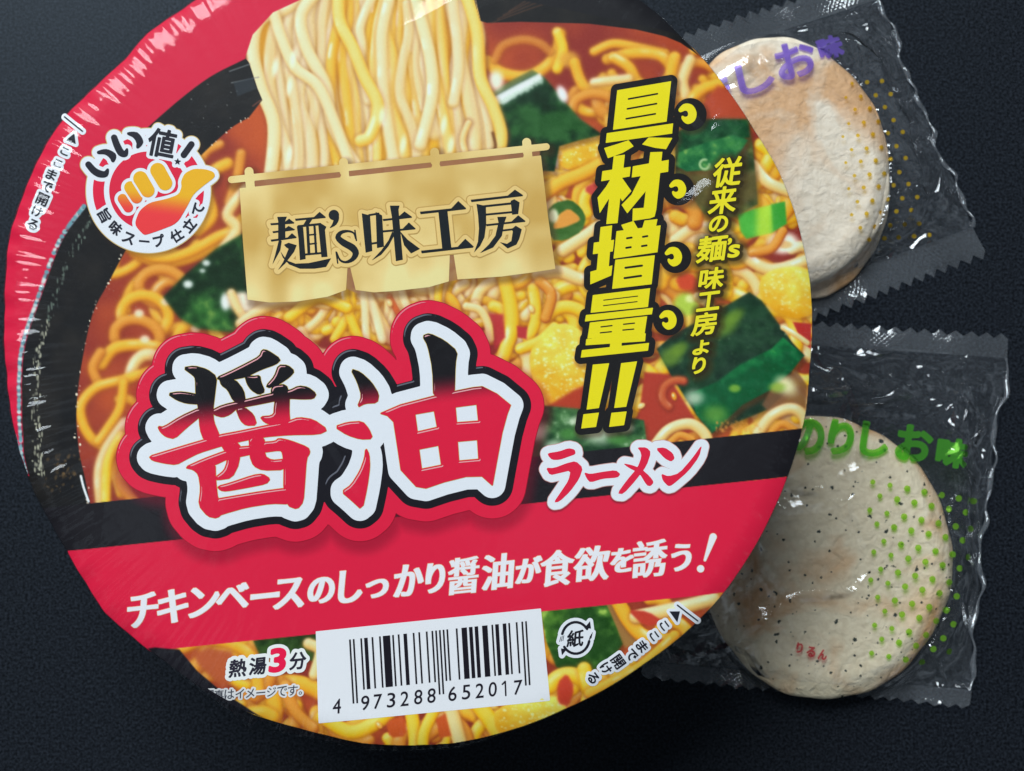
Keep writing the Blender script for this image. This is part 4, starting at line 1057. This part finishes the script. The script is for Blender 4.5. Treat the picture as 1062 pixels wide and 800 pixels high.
# ================================================================ rice crackers
def cracker_mat(name, toast, pale, specks_on, seed):
    m, nt, N, L = new_mat(name)
    o = N.new('ShaderNodeOutputMaterial'); p = N.new('ShaderNodeBsdfPrincipled'); L.new(p.outputs[0], o.inputs[0])
    p.inputs['Roughness'].default_value = .7; p.inputs['Specular IOR Level'].default_value = .3; p.inputs['Subsurface Weight'].default_value = 0.0
    tc = N.new('ShaderNodeTexCoord'); mp_ = N.new('ShaderNodeMapping'); mp_.inputs['Location'].default_value = (seed * .01, seed * .02, 0); L.new(tc.outputs['Object'], mp_.inputs[0])
    def noise(sc, det=4, dist=0):
        n = N.new('ShaderNodeTexNoise'); n.inputs['Scale'].default_value = sc; n.inputs['Detail'].default_value = det; n.inputs['Distortion'].default_value = dist; L.new(mp_.outputs[0], n.inputs['Vector']); return n
    n1 = noise(42, 4, .6); r1 = N.new('ShaderNodeValToRGB'); r1.color_ramp.elements[0].position = .44; r1.color_ramp.elements[1].position = .60
    r1.color_ramp.elements[0].color = (*pale, 1); r1.color_ramp.elements[1].color = (*toast, 1); L.new(n1.outputs[0], r1.inputs[0])
    n2 = noise(600, 3); mx = N.new('ShaderNodeMix'); mx.data_type = 'RGBA'; mx.blend_type = 'MULTIPLY'; mx.inputs[0].default_value = .25
    r2 = N.new('ShaderNodeValToRGB'); r2.color_ramp.elements[0].position = .3; r2.color_ramp.elements[0].color = (.55, .45, .32, 1); r2.color_ramp.elements[1].position = .6; r2.color_ramp.elements[1].color = (1, 1, 1, 1)
    L.new(n2.outputs[0], r2.inputs[0]); L.new(r1.outputs[0], mx.inputs[6]); L.new(r2.outputs[0], mx.inputs[7])
    last = mx.outputs[2]
    if specks_on:
        for sc, th_, mask in ((520, .17, .40), (300, .18, .55), (165, .13, .45)):
            v = N.new('ShaderNodeTexVoronoi'); v.inputs['Scale'].default_value = sc; L.new(mp_.outputs[0], v.inputs['Vector'])
            n3 = noise(900, 2); ad = N.new('ShaderNodeMath'); ad.operation = 'MULTIPLY_ADD'; ad.inputs[1].default_value = .5; L.new(n3.outputs[0], ad.inputs[0]); L.new(v.outputs['Distance'], ad.inputs[2])
            lt = N.new('ShaderNodeMath'); lt.operation = 'LESS_THAN'; lt.inputs[1].default_value = th_ + .21; L.new(ad.outputs[0], lt.inputs[0])
            sep = N.new('ShaderNodeSeparateColor'); L.new(v.outputs['Color'], sep.inputs[0]); g = N.new('ShaderNodeMath'); g.operation = 'GREATER_THAN'; g.inputs[1].default_value = mask; L.new(sep.outputs[0], g.inputs[0])
            ml = N.new('ShaderNodeMath'); ml.operation = 'MULTIPLY'; L.new(lt.outputs[0], ml.inputs[0]); L.new(g.outputs[0], ml.inputs[1])
            m2 = N.new('ShaderNodeMix'); m2.data_type = 'RGBA'; L.new(ml.outputs[0], m2.inputs[0]); L.new(last, m2.inputs[6]); m2.inputs[7].default_value = (.035, .045, .03, 1); last = m2.outputs[2]
    L.new(last, p.inputs['Base Color'])
    nb = noise(330, 8, .5); b = N.new('ShaderNodeBump'); b.inputs['Strength'].default_value = .8; b.inputs['Distance'].default_value = .0011; L.new(nb.outputs[0], b.inputs['Height']); L.new(b.outputs[0], p.inputs['Normal'])
    return m
def blobfield(x, y, seed):
    r = np.random.RandomState(seed); o = 0
    for k in range(9):
        f = r.uniform(70, 240); a_ = r.uniform(0, 6.28); o = o + np.sin(x * f * math.cos(a_) + y * f * math.sin(a_) + r.uniform(0, 6)) / 9
    return o
def make_cracker(name, label, cpx, cpy, rx, ry, rot, thick, mat, seed, group, zc=.0070):
    cx_, cy_ = low_xy(cpx, cpy, .010); k = S * (CAMZ - .008) / .32; RX, RY = rx * k, ry * k
    NR, NA = 46, 200; V = []; F = []
    for side in (1, -1):
        for i in range(NR + 1):
            t = i / NR; t2 = 1 - (1 - t) ** 1.5
            for j in range(NA):
                a_ = 2 * math.pi * j / NA; wob = 1 + .010 * math.sin(3 * a_ + seed) + .006 * math.sin(7 * a_ + seed * 2) + .004 * math.sin(19 * a_ + seed)
                x = RX * t2 * wob * math.cos(a_); y = RY * t2 * wob * math.sin(a_); c_, s_ = math.cos(rot), math.sin(rot); x, y = x * c_ - y * s_, x * s_ + y * c_
                prof_ = (1 - t2 ** 7) ** .5
                bumpz = blobfield(x, y, seed) * .0011 * (1 - t2 ** 4) + .0007 * math.exp(-((t2 - .84) / .07) ** 2)
                z = zc + side * (thick / 2) * prof_ + (bumpz if side > 0 else 0)
                V.append((cx_ + x, cy_ + y, z))
    for s_ in (0, 1):
        o = s_ * (NR + 1) * NA
        for i in range(NR):
            for j in range(NA):
                a0, a1 = o + i * NA + j, o + i * NA + (j + 1) % NA
                f = (a0, a0 + NA, a1 + NA, a1); F.append(f if s_ == 0 else f[::-1])
    o = mesh_obj(name, V, F, mat); o['label'] = label; o['category'] = 'rice cracker'; o['group'] = group
    return o, (cx_, cy_, RX, RY, rot)
C1MAT = cracker_mat('plain_cracker', (.82, .48, .24), (.94, .81, .63), False, 3)
C2MAT = cracker_mat('seaweed_cracker', (.82, .47, .22), (.95, .81, .56), True, 8)
crk1, E1 = make_cracker('rice_cracker', 'plain pale toasted rice cracker lying on top inside the upper pouch with purple lettering', 812, 168, 110, 130, .22, .0055, C1MAT, 3, 'wrapped rice crackers', .0085)
crk3, E3 = make_cracker('rice_cracker', 'plain rice cracker mostly hidden beneath another one in the upper pouch', 819, 178, 108, 132, .3, .0052, C1MAT, 6, 'wrapped rice crackers', .0032)
crk2, E2 = make_cracker('rice_cracker', 'rice cracker flecked with dark seaweed inside the lower pouch with green lettering', 858, 580, 131, 147, .1, .0085, C2MAT, 8, 'wrapped rice crackers')

# ================================================================ film pouches
def film_h(x, y, E, edge, seed):
    cx_, cy_, RX, RY, rot = E; c_, s_ = math.cos(-rot), math.sin(-rot)
    u, v = x - cx_, y - cy_; u, v = u * c_ - v * s_, u * s_ + v * c_
    r = np.sqrt((u / RX) ** 2 + (v / RY) ** 2)
    dome = 1 - ss(r, 1.02, 1.42)
    rid = 0; rr = np.random.RandomState(seed); ang = np.arctan2(v, u)
    rid = (np.abs(np.sin(ang * 7 + 2 * np.sin(ang * 3 + seed) + r * 2)) ** 2) * .5 + (np.abs(np.sin(ang * 13 + seed + r * 3)) ** 3) * .4
    rid = rid * ss(r, .98, 1.25) * .0026
    f = 0
    for k in range(14):
        q = rr.uniform(150, 700); a_ = rr.uniform(0, 6.28); f = f + np.abs(np.sin(x * q * math.cos(a_) + y * q * math.sin(a_) + rr.uniform(0, 6) + 1.5 * np.sin(y * q * .31 + k))) * (120 / q)
    f = f * .0017 * ss(r, 1.0, 1.2)
    return .0016 + (.0122 * dome + rid + f) * edge
CREASE = {3: [((983,275),(900,336),.0016), ((1004,262),(940,318),.0012), ((940,262),(930,282),.0012), ((918,262),(965,250),.0010), ((972,246),(982,276),.0014), ((925,110),(948,205),.0008), ((760,42),(850,16),.0012), ((748,52),(792,34),.0010), ((880,300),(930,262),.0010), ((905,20),(935,70),.0010)],
          5: [((968,416),(1018,400),.0016), ((978,424),(992,430),.0012), ((1008,478),(1024,470),.0012), ((930,428),(958,433),.0010), ((1024,505),(1038,450),.0012), ((850,372),(940,366),.0010), ((960,382),(1030,378),.0009), ((958,678),(1006,722),.0016), ((975,715),(1008,722),.0014), ((915,730),(982,716),.0012), ((752,690),(800,716),.0014),
              ((740,668),(770,702),.0010), ((1000,560),(1012,640),.0010), ((870,395),(900,410),.0010), ((990,600),(1000,668),.0010), ((844,352),(870,392),.0010)]}
def pouch(name, label, corners, E, seed, seals, group, z0, tail=None):
    """corners TL,TR,BR,BL (drawing units at table level) -> film with crimped ends"""
    root = thing(name, label, 'snack pouch', group)
    TL, TR, BR, BL = [np.array(c, float) for c in corners]
    cen = (TL + TR + BR + BL) / 4; a_, b_ = low_xy(*cen); root.location = (float(a_), float(b_), 0); bpy.context.view_layer.update()
    NU, NV = 190, 210
    U, Vv = np.meshgrid(np.linspace(0, 1, NU), np.linspace(0, 1, NV))
    def pos(U, V_):
        bow = .035 * np.sin(np.pi * V_) * (1 - 2 * np.abs(U - .5) * 0)
        Ub = .5 + (U - .5) * (1 - .025 * np.sin(np.pi * V_) ** 2 + .012 * np.sin(V_ * 23 + seed))
        p = (TL * (1 - Ub[..., None]) + TR * Ub[..., None]) * (1 - V_[..., None]) + (BL * (1 - Ub[..., None]) + BR * Ub[..., None]) * V_[..., None]
        return p
    sv0, sv1 = seals
    Vin = sv0 + (1 - sv0 - sv1) * Vv
    p = pos(U, Vin); X, Y = low_xy(p[..., 0], p[..., 1])
    eu = np.minimum(U, 1 - U); ev_ = np.minimum(Vv, 1 - Vv)
    edge = np.clip(ss(eu, 0, .16), 0, 1) * np.clip(ss(ev_, 0, .22), .0, 1)
    edge = np.maximum(edge, .0); Z = film_h(X, Y, E, edge, seed) + z0 + .0006 * ss(.03 - eu, 0, .03) * 0
    rc_ = np.random.RandomState(seed + 40)
    for (q0, q1, hgt) in CREASE[seed]:
        (a0_, a1_), (b0_, b1_) = low_xy(*q0), low_xy(*q1); dx, dy = b0_ - a0_, b1_ - a1_; L2 = dx * dx + dy * dy
        t = np.clip(((X - a0_) * dx + (Y - a1_) * dy) / L2, 0, 1); bend = .0012 * np.sin(t * 7 + rc_.rand() * 6)
        nn = math.sqrt(L2); dd_ = np.hypot(X - a0_ - t * dx - bend * dy / nn, Y - a1_ - t * dy + bend * dx / nn); wd_ = .0009 + rc_.rand() * .0006
        Z = Z + hgt * np.exp(-(dd_ / wd_)) * np.clip(eu / .02, 0, 1)
    CRZ = Z
    # keep the film clear of the cracker inside it
    cx_, cy_, RX, RY, rot = E; c_, s_ = math.cos(-rot), math.sin(-rot); u = (X - cx_) * c_ - (Y - cy_) * s_; v = (X - cx_) * s_ + (Y - cy_) * c_
    r = np.sqrt((u / RX) ** 2 + (v / RY) ** 2); CZ = .0128 - .0040 * np.minimum(r, 1.0) ** 10; Z = np.where(r < 1.0, CZ, Z)
    Z = np.where(r < 1.0, Z, np.maximum(np.minimum(Z, .0096), .0088 * (1 - ss(r, 1.0, 1.16)) + .0016 * ss(r, 1.0, 1.16)))
    X_full, Y_full, Z_full = X.copy(), Y.copy(), Z.copy()
    V = np.column_stack([X.ravel(), Y.ravel(), Z.ravel()]); i, j = np.meshgrid(np.arange(NU - 1), np.arange(NV - 1)); a0 = (j * NU + i).ravel()
    F = [tuple(t) for t in np.column_stack([a0, a0 + NU, a0 + NU + 1, a0 + 1]).tolist()]
    nb_ = len(V); Vb = V.copy(); Vb[:, 2] = .0007 + z0 * .5; V = np.vstack([V, Vb]); F += [tuple(t) for t in np.column_stack([a0 + nb_, a0 + 1 + nb_, a0 + NU + 1 + nb_, a0 + NU + nb_]).tolist()]
    under(mesh_obj('film', V, F, FILMM), root)
    # crimped end seals with a zigzag cut and an embossed grid
    for v0, v1, zig in ((sv0, 0.0, -1), (1 - sv1, 1.0, 1)):
        if abs(v1 - v0) < 1e-6: continue
        NS, NZ = 420, 26; U2, T = np.meshgrid(np.linspace(0, 1, NS), np.linspace(0, 1, NZ))
        tooth = np.abs(((U2 * 23) % 1) - .5) * 2
        V2 = v0 + (v1 - v0) * T * (1 - .22 * tooth * ss(T, .5, 1)); p = pos(U2, V2); X, Y = low_xy(p[..., 0], p[..., 1])
        Z = .0018 + z0 + .00007 * np.sin(U2 * 420) * np.sin(T * 30) * ss(T, .05, .2) * (1 - ss(T, .72, .85)) + .0011 * np.sin(U2 * 9 + seed) * T + .0005 * np.sin(U2 * 31 + seed) * T
        V = np.column_stack([X.ravel(), Y.ravel(), Z.ravel()]); i, j = np.meshgrid(np.arange(NS - 1), np.arange(NZ - 1)); a0 = (j * NS + i).ravel()
        under(mesh_obj('end_seal', V, [tuple(t) for t in np.column_stack([a0, a0 + NS, a0 + NS + 1, a0 + 1]).tolist()], SEALM), root)
    # rolled side edges of the film tube
    for ue in (0.0, 1.0):
        n_ = 160; vv = np.linspace(0, 1, n_); pe = pos(np.full(n_, ue), sv0 + (1 - sv0 - sv1) * vv); ex, ey = low_xy(pe[:, 0], pe[:, 1])
        wob = .0005 * np.sin(vv * 31 + seed) + .0003 * np.sin(vv * 67); rt = .00055 * (1 + .5 * np.sin(vv * 45 + seed * 2)); tv = []; tf = []
        for q_ in range(n_):
            for h_i in range(6): an = h_i * math.pi / 3; tv.append((ex[q_] + wob[q_] + rt[q_] * math.cos(an), ey[q_], .0018 + z0 + abs(wob[q_]) + rt[q_] * math.sin(an)))
        for q_ in range(n_ - 1):
            for h_i in range(6): tf.append((q_ * 6 + h_i, q_ * 6 + (h_i + 1) % 6, q_ * 6 + 6 + (h_i + 1) % 6, q_ * 6 + 6 + h_i))
        under(mesh_obj('side_fold', tv, tf, SEALM), root)
    from mathutils.kdtree import KDTree
    kd = KDTree(X_full.size)
    for n_, (a_, b_) in enumerate(zip(X_full.ravel().tolist(), Y_full.ravel().tolist())): kd.insert((a_, b_, 0), n_)
    kd.balance()
    def zat(X, Y):          # height of the film at world points
        zr = film_z.ravel(); out = np.empty(len(X)); Y = np.broadcast_to(Y, X.shape)
        for q_, (a_, b_) in enumerate(zip(X.tolist(), Y.tolist())):
            r3 = kd.find_n((a_, b_, 0), 4); ws = [1 / (t[2] ** 2 + 1e-9) for t in r3]; out[q_] = sum(zr[t[1]] * w1 for t, w1 in zip(r3, ws)) / sum(ws)
        return out
    film_z = Z_full
    return root, zat
def inkfilm(name, rgb, alpha, tint=(.9, .9, .9)):
    m, nt, N, L = new_mat(name)
    o = N.new('ShaderNodeOutputMaterial'); p = N.new('ShaderNodeBsdfPrincipled'); p.inputs['Base Color'].default_value = (*rgb, 1); p.inputs['Roughness'].default_value = .3
    t = N.new('ShaderNodeBsdfTransparent'); t.inputs[0].default_value = (*tint, 1); mx = N.new('ShaderNodeMixShader'); mx.inputs[0].default_value = alpha
    L.new(t.outputs[0], mx.inputs[1]); L.new(p.outputs[0], mx.inputs[2]); L.new(mx.outputs[0], o.inputs[0]); return m
def film_print(name, shape_, h, mat, root, zat, lev=.00022):
    f = Fld(shape_, 2, h); v, F = march(f.F.copy(), f.x0, f.y0, f.h, merge=False)
    X, Y = low_xy(v[:, 0], v[:, 1], .011); Z = zat(X, Y); X2, Y2 = low_xy(v[:, 0], v[:, 1], Z); Z = zat(X2, Y2) + lev
    return under(mesh_obj(name, np.column_stack([X2, Y2, Z]), F, mat), root)
G_ = 'clear film pouches lying beside the noodle bowl'
po1, z1 = pouch('snack_pouch', 'crinkled clear film pouch with purple lettering and yellow dots, at the upper right', [(600, 66), (905, -32), (1030, 266), (742, 372)], E1, 3, (.09, .11), G_, .0)
po2, z2 = pouch('snack_pouch', 'clear film pouch with green lettering and green dots, at the lower right', [(690, 322), (1052, 346), (1008, 738), (668, 708)], E2, 5, (.065, .05), G_, .0006)
s1 = Shape()
for ch, x, y, w, h in (('ま', 742, 97, 34, 36), ('し', 783, 80, 38, 33), ('お', 825, 62, 42, 38), ('味', 861, 49, 26, 25)): put(s1, ch, x, y, w, h, 15, -15, 1.5)
film_print('flavour_lettering', s1, .6, inkfilm('purple_ink', (.22, .13, .60), .42, (.62, .50, 1)), po1, z1)
s2 = Shape()
for ch, x, y, w, h in (('の', 838, 453, 34, 38), ('り', 872, 454, 27, 37), ('し', 907, 456, 30, 36), ('お', 948, 460, 38, 38), ('味', 988, 470, 35, 31)): put(s2, ch, x, y, w, h, -8, 8, 2.0)
film_print('flavour_lettering', s2, .6, inkfilm('green_ink', (.10, .46, .05), .42, (.40, .95, .12)), po2, z2)
dd = Shape(); random.seed(3)
for i in range(14):
    for j in range(13):
        x = 868 + i * 15.5 + (j % 2) * 7.5 + j * 1.5; y = 88 + j * 13.5 - i * 1.2
        if x < 922 + (y - 80) * .26 and x > 872 + 5 * math.sin(j) and y < 250: dd.circle(x, y, 2.3 - .03 * max(0, 900 - x))
film_print('dot_pattern', dd, .45, inkfilm('yellow_ink', (.62, .40, .02), .42, (1, .72, .10)), po1, z1)
dd = Shape()
for i in range(13):
    for j in range(13):
        x = 905 + i * 13.2 * 1.35 + (j % 2) * 9 - j * 1.6; y = 508 + j * 14.5 + i * 3.4 - 8
        if x < 1022 - (y - 500) * .20 and y < 690 and x > 900: dd.circle(x, y, 3.3 if x > 925 else 2.7)
film_print('dot_pattern', dd, .45, inkfilm('lime_ink', (.22, .50, .04), .42, (.55, .95, .12)), po2, z2)
s3 = Shape()
for ch, x, y in (('り', 829, 672), ('る', 841, 676), ('ん', 853, 679)): put(s3, ch, x, y, 9.5 if ch != 'り' else 7, 11, -10, 10, .5)
film_print('small_lettering', s3, .35, inkfilm('red_ink', (.55, .06, .08), .5, (1, .2, .2)), po2, z2)

# ================================================================ table
m, nt, N, L = new_mat('table_cloth')
o = N.new('ShaderNodeOutputMaterial'); p = N.new('ShaderNodeBsdfPrincipled'); L.new(p.outputs[0], o.inputs[0]); tc = N.new('ShaderNodeTexCoord')
n1 = N.new('ShaderNodeTexNoise'); n1.inputs['Scale'].default_value = 1500; n1.inputs['Detail'].default_value = 8; n1.inputs['Roughness'].default_value = .75; L.new(tc.outputs['Object'], n1.inputs['Vector'])
n2 = N.new('ShaderNodeTexNoise'); n2.inputs['Scale'].default_value = 60; n2.inputs['Detail'].default_value = 3; L.new(tc.outputs['Object'], n2.inputs['Vector'])
r1 = N.new('ShaderNodeValToRGB'); r1.color_ramp.elements[0].position = .42; r1.color_ramp.elements[1].position = .70; r1.color_ramp.elements[0].color = (.001, .0012, .002, 1); r1.color_ramp.elements[1].color = (.030, .036, .048, 1)
L.new(n1.outputs[0], r1.inputs[0]); L.new(r1.outputs[0], p.inputs['Base Color'])
p.inputs['Roughness'].default_value = .42; p.inputs['Specular IOR Level'].default_value = .17; p.inputs['Specular Tint'].default_value = (.75, .88, 1, 1)
b = N.new('ShaderNodeBump'); b.inputs['Strength'].default_value = .08; b.inputs['Distance'].default_value = .0003; ad = N.new('ShaderNodeMath'); L.new(n1.outputs[0], ad.inputs[0]); L.new(n2.outputs[0], ad.inputs[1]); L.new(ad.outputs[0], b.inputs['Height']); L.new(b.outputs[0], p.inputs['Normal'])
tb = mesh_obj('table_top', [(-.8, -.8, 0), (.8, -.8, 0), (.8, .8, 0), (-.8, .8, 0), (-.8, -.8, -.03), (.8, -.8, -.03), (.8, .8, -.03), (-.8, .8, -.03)],
              [(0, 1, 2, 3), (7, 6, 5, 4), (0, 4, 5, 1), (1, 5, 6, 2), (2, 6, 7, 3), (3, 7, 4, 0)], m, smooth=False)
tb['kind'] = 'structure'

# ================================================================ light and camera
w = bpy.data.worlds.new('World'); scene.world = w; w.use_nodes = True
bg = w.node_tree.nodes['Background']; WN, WL = w.node_tree.nodes, w.node_tree.links
# a dim room around the table: mostly dark walls with a few paler patches for the film to mirror
wt = WN.new('ShaderNodeTexCoord'); wn = WN.new('ShaderNodeTexNoise'); wn.inputs['Scale'].default_value = 3.2; wn.inputs['Detail'].default_value = 2
wr_ = WN.new('ShaderNodeValToRGB'); wr_.color_ramp.elements[0].position = .50; wr_.color_ramp.elements[0].color = (.03, .04, .05, 1); wr_.color_ramp.elements[1].position = .66; wr_.color_ramp.elements[1].color = (.75, .9, 1.05, 1)
WL.new(wt.outputs['Generated'], wn.inputs['Vector']); WL.new(wn.outputs[0], wr_.inputs[0]); WL.new(wr_.outputs[0], bg.inputs[0]); bg.inputs[1].default_value = .5
ld = bpy.data.lights.new('window_light', 'AREA'); ld.shape = 'RECTANGLE'; ld.size = 1.0; ld.size_y = .8; ld.energy = 41; ld.color = (.85, .94, 1.0)
lo = bpy.data.objects.new('window_light', ld); COL.objects.link(lo); lo.location = (-.48, .98, 1.45)
lo.rotation_euler = (Vector((0, 0, .05)) - Vector(lo.location)).to_track_quat('-Z', 'Y').to_euler()
cd = bpy.data.cameras.new('camera'); cam = bpy.data.objects.new('camera', cd); COL.objects.link(cam)
cam.location = (0, 0, CAMZ); cd.sensor_width = 36; cd.lens = 36 * .32 / (1062 * S); cd.clip_start = .01; cd.clip_end = 20
cd.dof.use_dof = True; cd.dof.focus_distance = .32; cd.dof.aperture_fstop = 30
scene.camera = cam
scene.view_settings.view_transform = 'Standard'; scene.view_settings.look = 'None'; scene.view_settings.exposure = 0; scene.view_settings.gamma = 1
scene.cycles.max_bounces = 5; scene.cycles.transparent_max_bounces = 14; scene.cycles.caustics_reflective = False; scene.cycles.caustics_refractive = False
